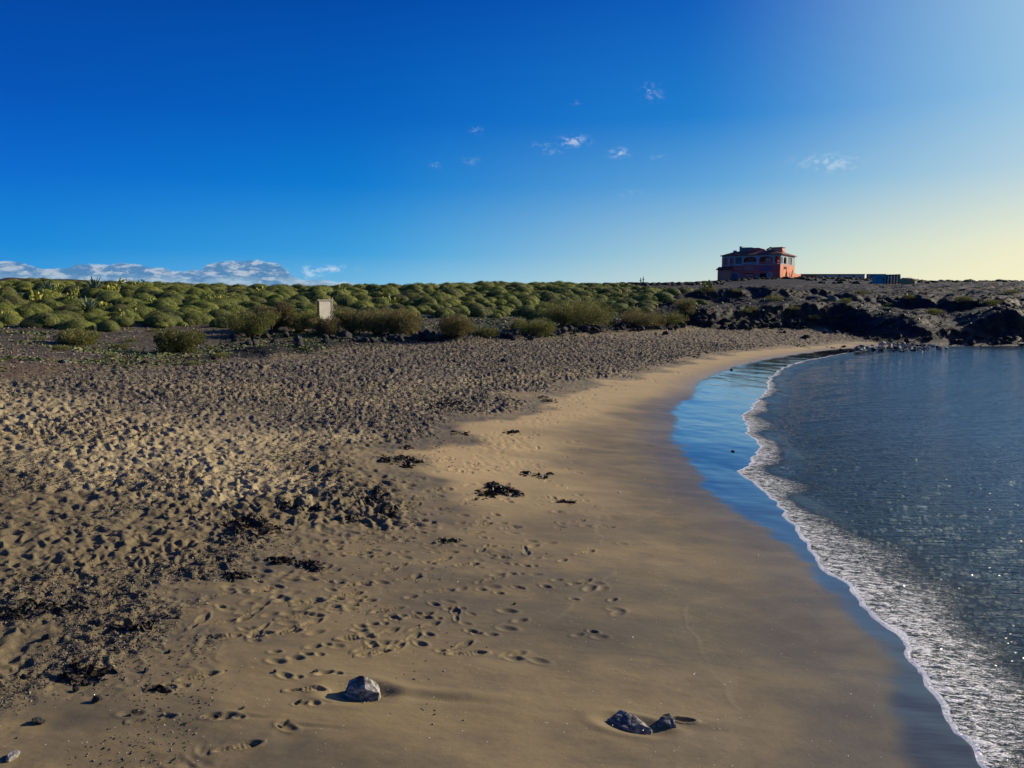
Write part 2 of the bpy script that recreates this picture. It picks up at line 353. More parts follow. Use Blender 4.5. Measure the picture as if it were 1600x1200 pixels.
def make_ground_mat():
    m, t, b = mat('ground_mat'); P = geo(t)
    wet, tr, bl = t.attr('wet'), t.attr('tr'), t.attr('hill')
    grey, lava, soil, dk, line, dampm = t.attr('grey'), t.attr('lava'), t.attr('soil'), t.attr('dark'), t.attr('line'), t.attr('damp')
    flow = t.mapv(P, (.8, 1.5, 1), (0, 0, R(-28)))
    n1 = t.noise(flow, .45, 4, .6, .4); n2 = t.noise(flow, 2.1, 5, .65); nf = t.noise(P, 160, 2, .7); nm = t.noise(P, 24, 3, .6)
    nL = t.noise(P, .28, 3, .5)
    # damp sand
    c = t.ramp(t.step(t.math('ADD', t.math('MULTIPLY', n1, .62), t.math('MULTIPLY', n2, .38)), .36, .64), [(0, (.125,.100,.060)), (.45, (.185,.142,.074)), (1, (.275,.205,.095))])
    gold = t.step(t.attr('gold'), 0, 1)
    c = t.mix(t.math('MULTIPLY', gold, .75), c, t.mix(n1, (.58,.40,.165), (.66,.48,.22)))
    c = t.mix(t.math('MULTIPLY', line, .15), c, (.42,.33,.22))
    # dry trampled sand
    dryc = t.mix(t.step(nL, .35, .65), (.36,.29,.165), (.45,.36,.205))
    dryc = t.mix(t.step(nm, .5, .72, 0, .5), dryc, (.25,.19,.14))
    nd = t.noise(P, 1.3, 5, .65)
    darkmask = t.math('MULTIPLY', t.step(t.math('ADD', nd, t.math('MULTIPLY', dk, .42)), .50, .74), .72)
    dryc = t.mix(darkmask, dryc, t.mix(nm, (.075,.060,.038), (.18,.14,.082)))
    pb = t.voro(P, 11, 'F1', 'Color'); sep = t.new('ShaderNodeSeparateColor', ins={0: pb}).outputs[0]
    grc = t.ramp(sep, [(0, (.070,.060,.048)), (.4, (.135,.116,.090)), (.78, (.215,.182,.136)), (1, (.38,.32,.23))])
    dryc = t.mix(t.math('MULTIPLY', grey, .92), dryc, grc)
    c = t.mix(tr, c, dryc)
    # hill ground
    h1 = t.noise(P, .5, 6, .65); h2 = t.noise(P, 5, 4, .65)
    hc = t.ramp(h1, [(.3, (.050,.040,.022)), (.5, (.095,.074,.037)), (.68, (.15,.115,.055))])
    hc = t.mix(t.step(h2, .5, .66, 0, .75), hc, (.030,.027,.024))
    hc = t.mix(t.step(t.noise(P, 1.7, 4, .6), .55, .65, 0, .6), hc, (.085,.105,.035))
    hc = t.mix(soil, hc, t.mix(h2, (.21,.135,.075), (.13,.092,.06)))
    # lava slope
    l1 = t.noise(t.mapv(P, (1, .35, 1.0)), .42, 6, .68); l2 = t.noise(P, 2.6, 5, .7); l3 = t.noise(P, 11, 3, .6)
    lc = t.ramp(l2, [(.32, (.005,.004,.003)), (.52, (.011,.009,.006)), (.72, (.024,.018,.011))])
    brown = t.step(t.math('ADD', l1, t.math('MULTIPLY', t.attr('track'), .5)), .60, .72)
    lc = t.mix(t.math('MULTIPLY', brown, .7), lc, t.ramp(l3, [(.3, (.036,.026,.012)), (.7, (.085,.060,.026))]))
    lc = t.mix(t.step(t.noise(P, .9, 5, .7), .575, .63, 0, .6), lc, (.060,.072,.020))
    lc = t.mix(t.step(l3, .68, .74, 0, .4), lc, (.09,.072,.045))
    lav = t.step(t.math('ADD', lava, t.math('ADD', t.math('MULTIPLY', t.math('SUBTRACT', h1, .5), .9), t.math('MULTIPLY', t.attr('band'), .9))), .35, .6)
    hc = t.mix(lav, hc, lc)
    c = t.mix(t.step(t.math('ADD', bl, t.math('MULTIPLY', t.math('SUBTRACT', h2, .5), .5)), .3, .7), c, hc)
    # grain
    gr = t.ramp(nf, [(.28, (.55,.55,.55)), (.5, (1,1,1)), (.74, (1.0,1.0,1.0))])
    c = t.mix(.8, c, gr, 'MULTIPLY')
    # mineral glints painted as pale dots into the sand colour
    sp = t.voro(P, 19, 'F1', 'Distance'); spm = t.math('MULTIPLY', t.step(sp, .075, .05), t.math('SUBTRACT', 1.0, bl))
    spr = t.new('ShaderNodeSeparateColor', ins={0: t.voro(P, 19, 'F1', 'Color')}).outputs[1]
    spm = t.math('MULTIPLY', spm, t.step(spr, .66, .68))
    c = t.mix(t.math('MULTIPLY', spm, t.math('SUBTRACT', 1.0, wet)), c, (.95,.9,.8))
    # water film darkens
    c = t.mix(wet, c, (.026,.021,.017))
    edge = t.math('MULTIPLY', t.attr('edge'), .55)
    c = t.mix(edge, c, t.mix(.5, c, (.10,.075,.055)))
    t.put(b, 'Base Color', c)
    t.put(b, 'Roughness', t.mixf(wet, t.mixf(t.math('MAXIMUM', t.math('MULTIPLY', dampm, .45), t.attr('edge')), .95, .40), .06))
    t.put(b, 'Specular IOR Level', t.mixf(wet, t.mixf(dampm, .15, .42), .3))
    t.put(b, 'Coat Weight', wet); t.put(b, 'Coat Roughness', .035); t.put(b, 'Coat IOR', 1.33)
    hgt = t.math('ADD', t.math('MULTIPLY', nf, .35), t.math('MULTIPLY', nm, .65))
    nb = t.bump(hgt, t.mixf(wet, t.math('MAXIMUM', t.mixf(bl, .45, .9), t.math('MULTIPLY', tr, .95)), 0.03), t.math('MAXIMUM', t.mixf(bl, .006, .09), t.math('MULTIPLY', tr, .022)))
    rip = t.noise(t.mapv(P, (.5, 3, 1), (0, 0, R(14))), 3.0, 3, .55)
    nb = t.bump(rip, t.math('MULTIPLY', wet, .10), .02, nb)
    t.put(b, 'Normal', nb)
    nbc = t.bump(rip, .14, .02); t.put(b, 'Coat Normal', nbc)
    return m

def make_sea_mat():
    m, t, b = mat('sea_mat'); P = geo(t)
    d = t.attr('shore'); # metres out from the water's edge
    fw = t.attr('foamw')
    deep = t.step(d, .2, 7)
    c = t.mix(deep, (.026,.040,.052), (.013,.110,.250))
    st = t.mapv(P, (.55, 2.6, 1), (0, 0, R(10)))
    w1 = t.noise(st, 1.3, 3, .55); w2 = t.noise(st, 4.5, 4, .6, .3); w3 = t.noise(st, 15, 3, .6)
    rel = t.math('DIVIDE', d, fw)                     # 0 at the edge, 1 where the lace ends
    lace_n = t.noise(t.mapv(P, (1, 1.9, 1), (0, 0, R(10))), 9, 5, .68, .8)
    ed = t.voro(t.mapv(t.noise(P, 2, 2, .5, 0, 1), (.35,.35,.35)), 1) # unused warp
    vr = t.new('ShaderNodeVectorMath', operation='ADD', ins={0: t.mapv(P, (1, 1.8, 1), (0, 0, R(12))), 1: t.new('ShaderNodeVectorMath', operation='SCALE', ins={0: t.noise(P, 6, 3, .6, 0, 1), 3: .16}).outputs[0]}).outputs[0]
    cell = t.voro(vr, 8.5, 'DISTANCE_TO_EDGE'); cell2 = t.voro(vr, 21, 'DISTANCE_TO_EDGE')
    thr = t.step(rel, 0.05, 1.0, .033, -.012, False)
    rs = t.mapv(vr, (.75, 2.3, 1), (0, 0, R(8)))
    r1 = t.math('ABSOLUTE', t.math('SUBTRACT', t.noise(rs, 6.5, 3, .62, .6), .5)); r2 = t.math('ABSOLUTE', t.math('SUBTRACT', t.noise(rs, 17, 3, .62, .5), .5))
    cell = r1; cell2 = r2
    lace = t.math('MULTIPLY', t.math('LESS_THAN', cell, t.math('MULTIPLY', thr, t.step(lace_n, .35, .62, .2, 1.8))), 1)
    lace2 = t.math('MULTIPLY', t.math('LESS_THAN', cell2, t.math('MULTIPLY', thr, 1.15)), t.step(lace_n, .42, .54))
    bub = t.math('MULTIPLY', t.step(t.noise(P, 70, 2, .6), .60, .66), t.step(t.math('SUBTRACT', lace_n, t.math('MULTIPLY', rel, .12)), .44, .52))
    inband = t.step(t.math('ADD', rel, t.math('MULTIPLY', t.math('SUBTRACT', lace_n, .5), 1.3)), 1.05, .8)
    foam = t.math('MULTIPLY', t.math('MAXIMUM', t.math('MAXIMUM', lace, lace2), bub), inband)
    rim = t.step(t.math('ADD', d, t.math('MULTIPLY', t.math('SUBTRACT', lace_n, .5), .07)), .022, .010)
    foam = t.math('MAXIMUM', foam, rim, clamp=True)
    c = t.mix(foam, c, (.93,.93,.92))
    rgh = t.mixf(t.math('MULTIPLY', t.step(t.voro(t.mapv(P, (.9, 1.5, 1)), 24, 'F1', 'Distance'), .24, .21), t.step(w1, .45, .51)), .03, .19)
    t.put(b, 'Base Color', c); t.put(b, 'Roughness', t.mixf(foam, rgh, .55)); t.put(b, 'IOR', 1.333); t.put(b, 'Specular IOR Level', t.mixf(foam, .5, .3))
    calm = t.step(d, .0, 1.2, .25, 1.0)
    n = t.bump(w1, t.math('MULTIPLY', calm, .16), .35)
    n = t.bump(w2, t.math('MULTIPLY', calm, .55), .09, n)
    n = t.bump(w3, t.math('MULTIPLY', calm, .15), .016, n)
    n = t.bump(t.math('ADD', foam, t.math('MULTIPLY', lace_n, t.step(rel, 1.3, .6))), 1.0, .02, n)
    fz = t.noise(P, 46, 3, .7); n = t.bump(fz, t.math('MULTIPLY', inband, .8), .012, n)
    gv = t.mapv(P, (.9, 1.5, 1)); g1 = t.voro(gv, 24, 'F1', 'Distance'); gc = t.voro(gv, 24, 'F1', 'Color')
    tilt = t.new('ShaderNodeVectorMath', operation='MULTIPLY', ins={0: t.new('ShaderNodeVectorMath', operation='SUBTRACT', ins={0: gc, 1: (.5, .5, .5)}).outputs[0], 1: (1.3, 1.3, 0)}).outputs[0]
    gn = t.new('ShaderNodeVectorMath', operation='NORMALIZE', ins={0: t.new('ShaderNodeVectorMath', operation='ADD', ins={0: tilt, 1: (0, 0, 1)}).outputs[0]}).outputs[0]
    gm = t.math('MULTIPLY', t.step(g1, .24, .21), t.step(w1, .45, .51))
    mv = t.new('ShaderNodeMix'); mv.data_type = 'VECTOR'; t.put(mv, 0, gm); t.put(mv, 4, n); t.put(mv, 5, gn); n = mv.outputs[1]
    t.put(b, 'Normal', n)
    return m

def simple(name, col, rough=.8, nscale=8, namt=.25, col2=None, bump=.0, bdist=.02, spec=.3, coord='obj'):
    m, t, b = mat(name); P = objc(t) if coord == 'obj' else geo(t)
    n = t.noise(P, nscale, 5, .62)
    c2 = col2 or tuple(x * (1 - namt) for x in col)
    c = t.mix(t.step(n, .35, .65), col, c2)
    t.put(b, 'Base Color', c); t.put(b, 'Roughness', rough); t.put(b, 'Specular IOR Level', spec)
    if bump: t.put(b, 'Normal', t.bump(n, bump, bdist))
    return m
def leafmat(name, cols, hue=.0, trans=.0):
    """foliage: colour varies leaf by leaf, plant by plant"""
    m, t, b = mat(name); P = geo(t)
    oi = t.new('ShaderNodeObjectInfo').outputs['Random']
    a = t.attr('tint')
    n = t.noise(P, .35, 3, .5)
    f = t.math('ADD', t.math('MULTIPLY', oi, .62), t.math('MULTIPLY', n, .38))
    c = t.ramp(f, [(.22, cols[0]), (.48, cols[1]), (.75, cols[2])])
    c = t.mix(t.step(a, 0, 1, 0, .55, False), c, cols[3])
    t.put(b, 'Base Color', c); t.put(b, 'Roughness', .62); t.put(b, 'Specular IOR Level', .25)
    if trans:
        tb = t.new('ShaderNodeBsdfTranslucent', ins={0: t.mix(.35, c, (.30,.34,.05))}); ms = t.new('ShaderNodeMixShader', ins={0: trans})
        t.l.new(b.outputs[0], ms.inputs[1]); t.l.new(tb.outputs[0], ms.inputs[2])
        out = [q for q in t.n if q.type == 'OUTPUT_MATERIAL'][0]; t.l.new(ms.outputs[0], out.inputs[0])
    return m
M = {}
M['ground'] = make_ground_mat(); M['sea'] = make_sea_mat()
M['dome'] = leafmat('dome_leaf', [(.10,.100,.044), (.18,.230,.038), (.33,.36,.058), (.48,.48,.09)], trans=.15)
M['core'] = simple('bush_core', (.075,.085,.025), .95, 6, .4)  # darker than the leaves: shade at the shrub base put into the colour
M['tam'] = leafmat('feathery_leaf', [(.145,.108,.055), (.185,.140,.062), (.18,.16,.062), (.32,.25,.11)], trans=.2)
M['olive'] = leafmat('olive_leaf', [(.095,.100,.036), (.135,.145,.042), (.19,.185,.055), (.31,.28,.10)], trans=.2)
M['bark'] = simple('bark', (.10,.078,.055), .9, 20, .4)
M['cactus'] = leafmat('cactus_pad', [(.18,.22,.045), (.26,.28,.05), (.36,.34,.06), (.50,.43,.08)])
M['agave'] = leafmat('agave_blade', [(.10,.15,.11), (.12,.17,.12), (.13,.18,.12), (.20,.25,.17)])
M['lava_rock'] = simple('lava_rock', (.022,.021,.022), .85, 5, .5, (.060,.053,.048), .5, .05)
M['grey_rock'] = simple('grey_rock', (.22,.20,.175), .75, 4, .4, (.085,.080,.076), .4, .03)
M['pale_rock'] = simple('pale_rock', (.50,.46,.38), .7, 4, .4, (.30,.27,.23), .4, .03)
M['weed'] = simple('seaweed', (.016,.013,.010), .55, 30, .5, (.060,.042,.024), .3, .004, .3)
M['chips'] = leafmat('debris', [(.050,.043,.034), (.095,.078,.058), (.17,.138,.10), (.40,.33,.24)])
# ---------- ground sheet ----------
def radial():
    r = [.35]
    while r[-1] < 3.7: r.append(r[-1] + .12)
    while r[-1] < 118: r.append(r[-1] + min(max(r[-1] ** 2 / 2300 * .82, .007), .26))
    while r[-1] < 290: r.append(r[-1] + .85)
    while r[-1] < 3200: r.append(r[-1] * 1.05)
    return np.array(r)
RAD = radial()
_fine = np.arange(-42, 42.001, .078)
AZ = np.radians(np.concatenate([np.arange(-180, -42, 2.0), _fine, np.arange(44, 180, 2.0)]))
NR, NA = len(RAD), len(AZ)
RR, AA = np.meshgrid(RAD, AZ, indexing='ij')
GX, GY = RR * np.sin(AA), RR * np.cos(AA)
FLD = fields(GX, GY)
GZ, TRM, DAMP = relief(GX, GY, FLD)
SHADE_DARK = np.zeros(GX.shape, np.float32)

def stamp(x, y, size, fn):
    r = math.hypot(x, y); a = math.atan2(x, y); da = size / r
    i0, i1 = np.searchsorted(RAD, r - size), np.searchsorted(RAD, r + size); j0, j1 = np.searchsorted(AZ, a - da), np.searchsorted(AZ, a + da)
    if i1 <= i0 or j1 <= j0: return
    s = (slice(i0, i1), slice(j0, j1)); fn(s, GX[s] - x, GY[s] - y)
def shoe(x, y, ang, L=.28, depth=.013, tread=True, soft=1.0):
    def fn(s, dx, dy):
        c, sn = math.cos(ang), math.sin(ang)
        p = (dx * c + dy * sn) / (L / 2); q = -dx * sn + dy * c
        hw = L * (.165 + .045 * np.sin((p - .2) * 2.2) - .055 * np.exp(-((p + .25) / .28) ** 2))
        e = np.maximum(np.abs(p) ** 3, 0) ** .5 * .75 + (q / hw) ** 2 * .9
        ins = sst(1.0 + .25 * soft, 1.0 - .2 * soft, e)
        z = -depth * ins
        if tread: z += .0022 * ins * np.sin(p * 22 + q * 30) * sst(.95, .7, np.abs(p))
        heel = ins * sst(.35, .8, p) * depth * .6
        z += .006 * np.exp(-((e - 1.45) / .35) ** 2) - heel
        GZ[s] += z
    stamp(x, y, L * .8, fn)
def dent(x, y, a, b, ang, depth):
    def fn(s, dx, dy):
        c, sn = math.cos(ang), math.sin(ang)
        q = np.sqrt(((dx * c + dy * sn) / a) ** 2 + ((-dx * sn + dy * c) / b) ** 2)
        GZ[s] += -depth * np.exp(-q ** 3) + depth * .35 * np.exp(-((q - 1.5) / .4) ** 2)
    stamp(x, y, max(a, b) * 2.6, fn)
def P2(u, v): return hit(u, v, 3.0, 70)

SHOES = [(478,1079,-.1),(372,1168,.2),(340,974,.3),(445,990,.2),(310,1056,.3),(238,1124,.1),(410,925,.4),(545,932,.3),(620,886,.6),(480,940,.2),(700,848,.1),(690,925,.1),(730,884,.2),(585,1020,.2),(655,963,.4),(755,820,.4),(640,905,.3),(640,1000,.7),(500,868,.2)]
for i, (u, v, a) in enumerate(SHOES):
    x, y = P2(u, v); soft = i % 3 == 2
    shoe(x, y, a + .25, .20, .008 if soft else .013, not soft, 1.6 if soft else .8)
SMALL = [(822,885),(800,897),(806,918),(780,926),(705,955),(612,966),(583,976),(652,960),(668,966),(548,1000),(490,1012),(480,1022),(430,1019),(432,1035),(462,1028),(548,955),(507,1053),(446,1056),(470,1102),(448,1138),(350,1122),(330,1122),(255,1080),(265,1072),(205,1118),(690,850),(672,852),(770,870),(790,880),(745,835),(755,842),(720,818),(700,800),(760,810),(845,790),(870,800),(890,782),(905,775),(820,740),(840,730),(660,835),(600,830),(610,840),(585,828),(555,835),(530,850),(575,870),(590,880),(655,780),(690,770),(705,765),(730,760),(640,800),(660,805),(735,690),(720,700),(680,720),(700,715),(780,680),(790,678),(810,700),(830,705),(850,665),(870,660),(900,690),(905,700)]
for u, v in SMALL:
    x, y = P2(u, v); k = random.uniform(.75, 1.2)
    dent(x, y, .050 * k, .027 * k, random.uniform(-.5, .6), random.uniform(.010, .018))
    if random.random() < .5: dent(x + .09, y + random.uniform(-.02, .05), .03, .022, 0, .011)
k = 0
while k < 1500:      # the scattered prints beside the trampled band, thinning towards the water
    u = random.uniform(300, 1150); v = 575 + 400 * random.random() ** 1.5
    x, y = at_z(u, v, .5); f = fields([x], [y])
    if f['t'][0] < 0 and f['f'][0] > 2.0 and random.random() < math.exp(f['t'][0] * .42) + .04:
        s = random.uniform(.7, 1.3)
        if random.random() < .22: shoe(x, y, random.uniform(0, 6.28) if random.random() < .3 else random.uniform(.2, .9), .22, .009, y < 9, 1.3)
        else: dent(x, y, .052 * s, .030 * s, random.uniform(-.7, .9), random.uniform(.008, .017))
    k += 1
ROCK1 = P2(560, 1086); ROCK2 = P2(990, 1133); ROCK3 = P2(1036, 1133)
def scour(x, y, L, w, dep):
    def fn(s, dx, dy):
        q = dx / L; g = -dep * np.exp(-((dy + .05 * dx - .01) / w) ** 2) * sst(-.1, .08, q) * sst(1.0, .15, q)
        g += dep * .5 * np.exp(-((dy + .05 * dx - .01 - 1.7 * w) / w) ** 2) * sst(-.1, .08, q) * sst(1.0, .2, q)
        GZ[s] += g
    stamp(x, y, L, fn)
scour(ROCK1[0] + .12, ROCK1[1] + .02, 1.2, .05, .016); dent(ROCK1[0] - .01, ROCK1[1] + .02, .20, .13, 0, .030)
scour(ROCK2[0] + .2, ROCK2[1] + .02, .9, .05, .010); dent(ROCK2[0], ROCK2[1] + .0, .20, .09, -.25, .026); dent(*P2(1066, 1126), .065, .022, -.1, .03)
for u, v in [(448,1136),(340,1120),(470,1100),(493,1052)]:
    x, y = P2(u, v); scour(x + .02, y, .45, .02, .006)
# old swash lines
line = np.zeros(GX.shape, np.float32)
nearm = (RR < 26) & (np.abs(AA) < R(45))
for L_, amp in ((LN1, 1), (LN2, .9), (LN3, .7)):
    dd = sdist(GX[nearm] + .05 * vnoise(GX[nearm] * 5, GY[nearm] * 5, 3), GY[nearm] + .05 * vnoise(GX[nearm] * 5, GY[nearm] * 5, 4), L_)
    br = sst(-.2, .4, vnoise(GX[nearm] * 1.6, GY[nearm] * 1.6, 9))
    v = np.exp(-(dd / .022) ** 2) * amp * br; line[nearm] = np.maximum(line[nearm], v + .30 * np.exp(-np.maximum(dd, 0) / .5) * (dd > 0) * amp); GZ[nearm] += .0015 * v

wet = sst(.20, -.06, FLD['f'] + .06 + .10 * vnoise(GX * .8, GY * 2.6, 301) + .05 * vnoise(GX * 3, GY * 8, 302)) * sst(-30, -20, FLD['b'] * 0 + 0 + FLD['f'] * 0 + 1)
wet = wet * (1 - sst(.1, .5, FLD['hill'])) * sst(22.5, 21, GX * (GY > 20))
edge = np.exp(-((FLD['f'] - .12) / 1.15) ** 2) * (1 - FLD['bl'])
grey = sst(-.8, 1.2, FLD['g'] + .8 * vnoise(GX * .35, GY * .35, 14)) * .9
_, streak = np.zeros(2), np.exp(-((FLD['g'] - 3.6 - .15 * (GX + 6)) / 1.1) ** 2)
grey = np.clip(grey - .6 * streak * sst(-12, -8, GX) * sst(10, 0, GX), 0, 1)
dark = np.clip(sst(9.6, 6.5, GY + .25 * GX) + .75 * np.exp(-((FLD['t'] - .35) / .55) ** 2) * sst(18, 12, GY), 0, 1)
track = np.zeros(GX.shape, np.float32)
for p, w, a in (((1230,446,140),(1500,447,120)), 5, 1.0),:
    pass
def band(px, Y0, Y1, amp):
    u = 800 + F * GX / np.maximum(GY, 1)
    return amp * sst(px[0], px[0] + 60, u) * sst(px[1], px[1] - 60, u) * sst(Y0, Y0 + 6, GY) * sst(Y1, Y1 - 8, GY)
_u0 = np.array([GX]); 
def blob(cx, cy, rx, ry, amp, ang=0.0):
    c, s = math.cos(ang), math.sin(ang); dx, dy = GX - cx, GY - cy
    q = ((dx * c + dy * s) / rx) ** 2 + ((-dx * s + dy * c) / ry) ** 2
    return amp * np.exp(-q)
def wb(u, v, Y): p = at_y(u, v, Y); return p[0], p[1]
track += blob(*wb(1300, 446, 135), 38, 9, 1.0, -.05) + blob(*wb(1200, 447, 140), 12, 8, .8) + blob(*wb(1080, 480, 78), 7, 4, .7) + blob(*wb(1100, 462, 100), 12, 8, .6) + blob(*wb(1480, 455, 100), 14, 6, .5) + blob(*wb(1010, 478, 80), 8, 3, .7, .3)
track -= blob(*wb(1450, 512, 57), 22, 4, .7) + blob(*wb(1400, 490, 66), 20, 5, .5)
soil = np.clip(blob(*at_z(20, 598, 1.1), 5.5, 2.6, 1.4) + blob(*at_z(60, 560, 1.3), 6, 3, .8) + blob(*at_z(250, 590, 1.1), 3, 1.2, .6), 0, 1)
gold = np.clip(np.exp(-((FLD['t'] + 1.2) / 1.8) ** 2) * sst(7, 13, GY) * sst(-.3, -1, FLD['t']) + .25 * sst(14, 30, GY), 0, 1) * (1 - FLD['bl'])
idx = np.arange(NR * NA).reshape(NR, NA)
nxt = np.roll(idx, -1, axis=1)
Q = np.stack([idx[:-1], nxt[:-1], nxt[1:], idx[1:]], -1).reshape(-1, 4)[:, ::-1]
V = np.stack([GX, GY, GZ], -1).reshape(-1, 3)
V = np.vstack([V, [0, 0, float(GZ[0].mean())]])
T = np.stack([idx[0], np.full(NA, NR * NA), nxt[0]], -1)[:, ::-1]
def flat(a): return np.r_[np.asarray(a, np.float32).ravel(), np.float32(0)]
g = link('ground', mesh_np('ground', V, Q, T, [M['ground']], True, {'wet': flat(wet), 'tr': flat(TRM), 'hill': flat(FLD['hill']), 'grey': flat(grey), 'lava': flat(FLD['lava']), 'soil': flat(soil), 'dark': flat(dark), 'line': flat(line), 'band': flat(FLD['band']), 'damp': flat(1 - TRM), 'edge': flat(edge), 'track': flat(np.clip(track, -1, 1)), 'gold': flat(gold)}))
tag(g, 'brown beach sand, trampled on the left, rising to a scrub and lava hillside', kind='structure')

# ---------- sea ----------
SR = [3.6]
while SR[-1] < 75: SR.append(SR[-1] + min(max(SR[-1] ** 2 / 2300 * .95, .009), .12))
while SR[-1] < 400: SR.append(SR[-1] * 1.02)
while SR[-1] < 9000: SR.append(SR[-1] * 1.2)
SR = np.array(SR)
SA = np.radians(np.concatenate([np.arange(2, 42, .085), np.arange(42, 200, 2.0)]))
SRR, SAA = np.meshgrid(SR, SA, indexing='ij'); SX, SY = SRR * np.sin(SAA), SRR * np.cos(SAA)
near = SRR < 90
sw = np.full(SX.shape, -50.0); z = np.zeros(SX.shape)
ff = fields(SX[near], SY[near]); 
def wedge(x, y): return ff['w']
lob = .05 * np.abs(vnoise(SX[near] * 2.2, SY[near] * 2.2, 201)) + .03 * np.abs(vnoise(SX[near] * 6, SY[near] * 6, 202))
w = ff['w'] + lob
sw[near] = w
far = ~near
sw[far] = np.minimum(D_W(SX[far], SY[far]), 50)
gz = np.full(SX.shape, -9.0); gz[near] = ff['z']
def waves(x, y):
    h = 0
    for i, (L_, a, th) in enumerate([(3.4,.020,.25),(2.1,.012,-.2),(1.25,.008,.4),(.8,.006,.1),(.5,.0045,-.4),(.31,.003,.3)]):
        k = 6.283 / L_; ph = k * (x * math.cos(th + 1.85) + y * math.sin(th + 1.85)) + 1.5 * vnoise(x / L_ * .35, y / L_ * .35, 210 + i)
        h = h + a * (1 - np.abs(np.sin(ph * .5)) * 2) * (.6 + .6 * vnoise(x / L_ * .5, y / L_ * .5, 230 + i))
    return h
dout = -sw
_c, _s = math.cos(.33), math.sin(.33)
wv = .45 * waves(SX * _c + SY * _s, SY * _c - SX * _s) * sst(.1, 2.0, dout) * sst(90, 12, SRR)
thick = np.interp(sw, [-3, -.6, -.12, 0.0, .05, .3], [.05, .03, .020, .009, -.004, -.06])
zfilm = np.minimum(gz + thick, .07)
z = np.where(sw > -3, np.maximum(zfilm, -.02 + 0 * zfilm), 0.0) * sst(-2.6, -.8, sw) + wv
small = .003 * fbm(SX * 16, SY * 22, 2, 250) * sst(.04, .25, dout) * sst(40, 15, SRR)
z = z + small
fwid = np.interp(SY, [3, 7, 8.5, 11, 15, 20, 30, 45], [2.6, 2.1, 1.7, 1.3, 1.05, .7, .35, .3]) * (.78 + .55 * vnoise(SX * .9, SY * .9, 260)) * .85
keep = (sw < .35)
i2 = np.arange(SX.size).reshape(SX.shape)
Qs = np.stack([i2[:-1, :-1], i2[:-1, 1:], i2[1:, 1:], i2[1:, :-1]], -1).reshape(-1, 4)[:, ::-1]
kf = keep.ravel()[Qs].all(1); Qs = Qs[kf]
used = np.unique(Qs); rem = np.full(SX.size, -1); rem[used] = np.arange(len(used))
sea = link('sea_water', mesh_np('sea_water', np.stack([SX, SY, z], -1).reshape(-1, 3)[used], rem[Qs], None, [M['sea']], True, {'shore': dout.ravel()[used], 'foamw': np.maximum(fwid, .15).ravel()[used]}))
tag(sea, 'rippled blue sea water with a lacy white foam edge on the sand', kind='structure')
# ---------- foliage ----------
def icos(sub=2):
    import bmesh
    bm = bmesh.new(); bmesh.ops.create_icosphere(bm, subdivisions=sub, radius=1.0)
    v = np.array([q.co[:] for q in bm.verts]); f = np.array([[w.index for w in q.verts] for q in bm.faces]); bm.free(); return v, f
ICO = {k: icos(k) for k in (1, 2, 3)}
def unit(a): return a / (np.linalg.norm(a, axis=-1, keepdims=True) + 1e-9)
def leaves(P, N, size, r, aspect=.45, jitter=.6, flat=False):
    """one narrow leaf (a folded pair of triangles) at each point"""
    n = len(P); N = unit(N + r.normal(0, jitter, (n, 3)))
    if flat:
        d = unit(np.cross(N, r.normal(0, 1, (n, 3)))); s = np.cross(d, N); P = P + N * 0
    else: d = N; s = s if flat else unit(np.cross(d, r.normal(0, 1, (n, 3))))
    up = np.cross(d, s)
    L = (size * r.uniform(.7, 1.3, n))[:, None]; W = L * aspect
    base = P - d * L * .3; tip = P + d * L * .7; a = P + s * W * .5; b = P - s * W * .5 + up * W * .15
    V = np.stack([base, a, tip, b], 1).reshape(-1, 3); q = np.arange(n)[:, None] * 4 + np.array([0, 1, 2, 3])
    return V, q
def dome_pts(n, r, h=.62):
    th = r.uniform(0, 2 * math.pi, n); c = r.uniform(-.12, 1, n) ; c = np.clip(c, -.1, 1)
    s = np.sqrt(1 - c ** 2); d = np.stack([s * np.cos(th), s * np.sin(th), c], -1)
    return d
def dome_mesh(seed, nleaf, leaf, lob=7, ico=2):
    r = np.random.default_rng(seed)
    # a cushion made of several merging lobes
    cs = [np.array([0, 0, .0, 1.0])]
    for i in range(lob):
        a = r.uniform(0, 6.28); q = r.uniform(.25, .62); cs.append(np.array([q * math.cos(a), q * math.sin(a), r.uniform(-.02, .08), r.uniform(.42, .62)]))
    cs[0][3] = .78
    Vs, Ns = [], []; 
    for c in cs:
        m = int(nleaf * c[3] ** 2 / sum(k[3] ** 2 for k in cs)); d = dome_pts(m, r)
        ph = 1 + .07 * np.sin(d[:, 0] * 9 + seed) * np.sin(d[:, 1] * 8) + r.normal(0, .025, m)
        p = d * c[3] * ph[:, None] * np.array([1, 1, .74]) + c[:3]
        Vs.append(p); Ns.append(d)
    P = np.vstack(Vs); N = np.vstack(Ns)
    ins = np.zeros(len(P), bool)
    for c in cs: ins |= (((P - c[:3]) / np.array([1, 1, .74])) ** 2).sum(1) < (c[3] * .86) ** 2
    P, N = P[~ins], N[~ins]
    V, q = leaves(P, N, np.full(len(P), leaf), r, .60, .22, True)
    tint = np.repeat(np.clip(r.normal(.30, .16, len(P)), 0, 1), 4)
    cv, cf = [], []; off = 0; iv, fi = ICO[ico]
    for c in cs:
        v = iv * c[3] * .955 * np.array([1, 1, .72]); v = v + c[:3] + unit(iv) * (.03 * r.normal(0, 1, len(iv)))[:, None]; v[:, 2] = np.maximum(v[:, 2], -.22)
        cv.append(v); cf.append(fi + off); off += len(v)
    return V, q, tint, np.vstack(cv), np.vstack(cf)
DOMES, DATA = [], []
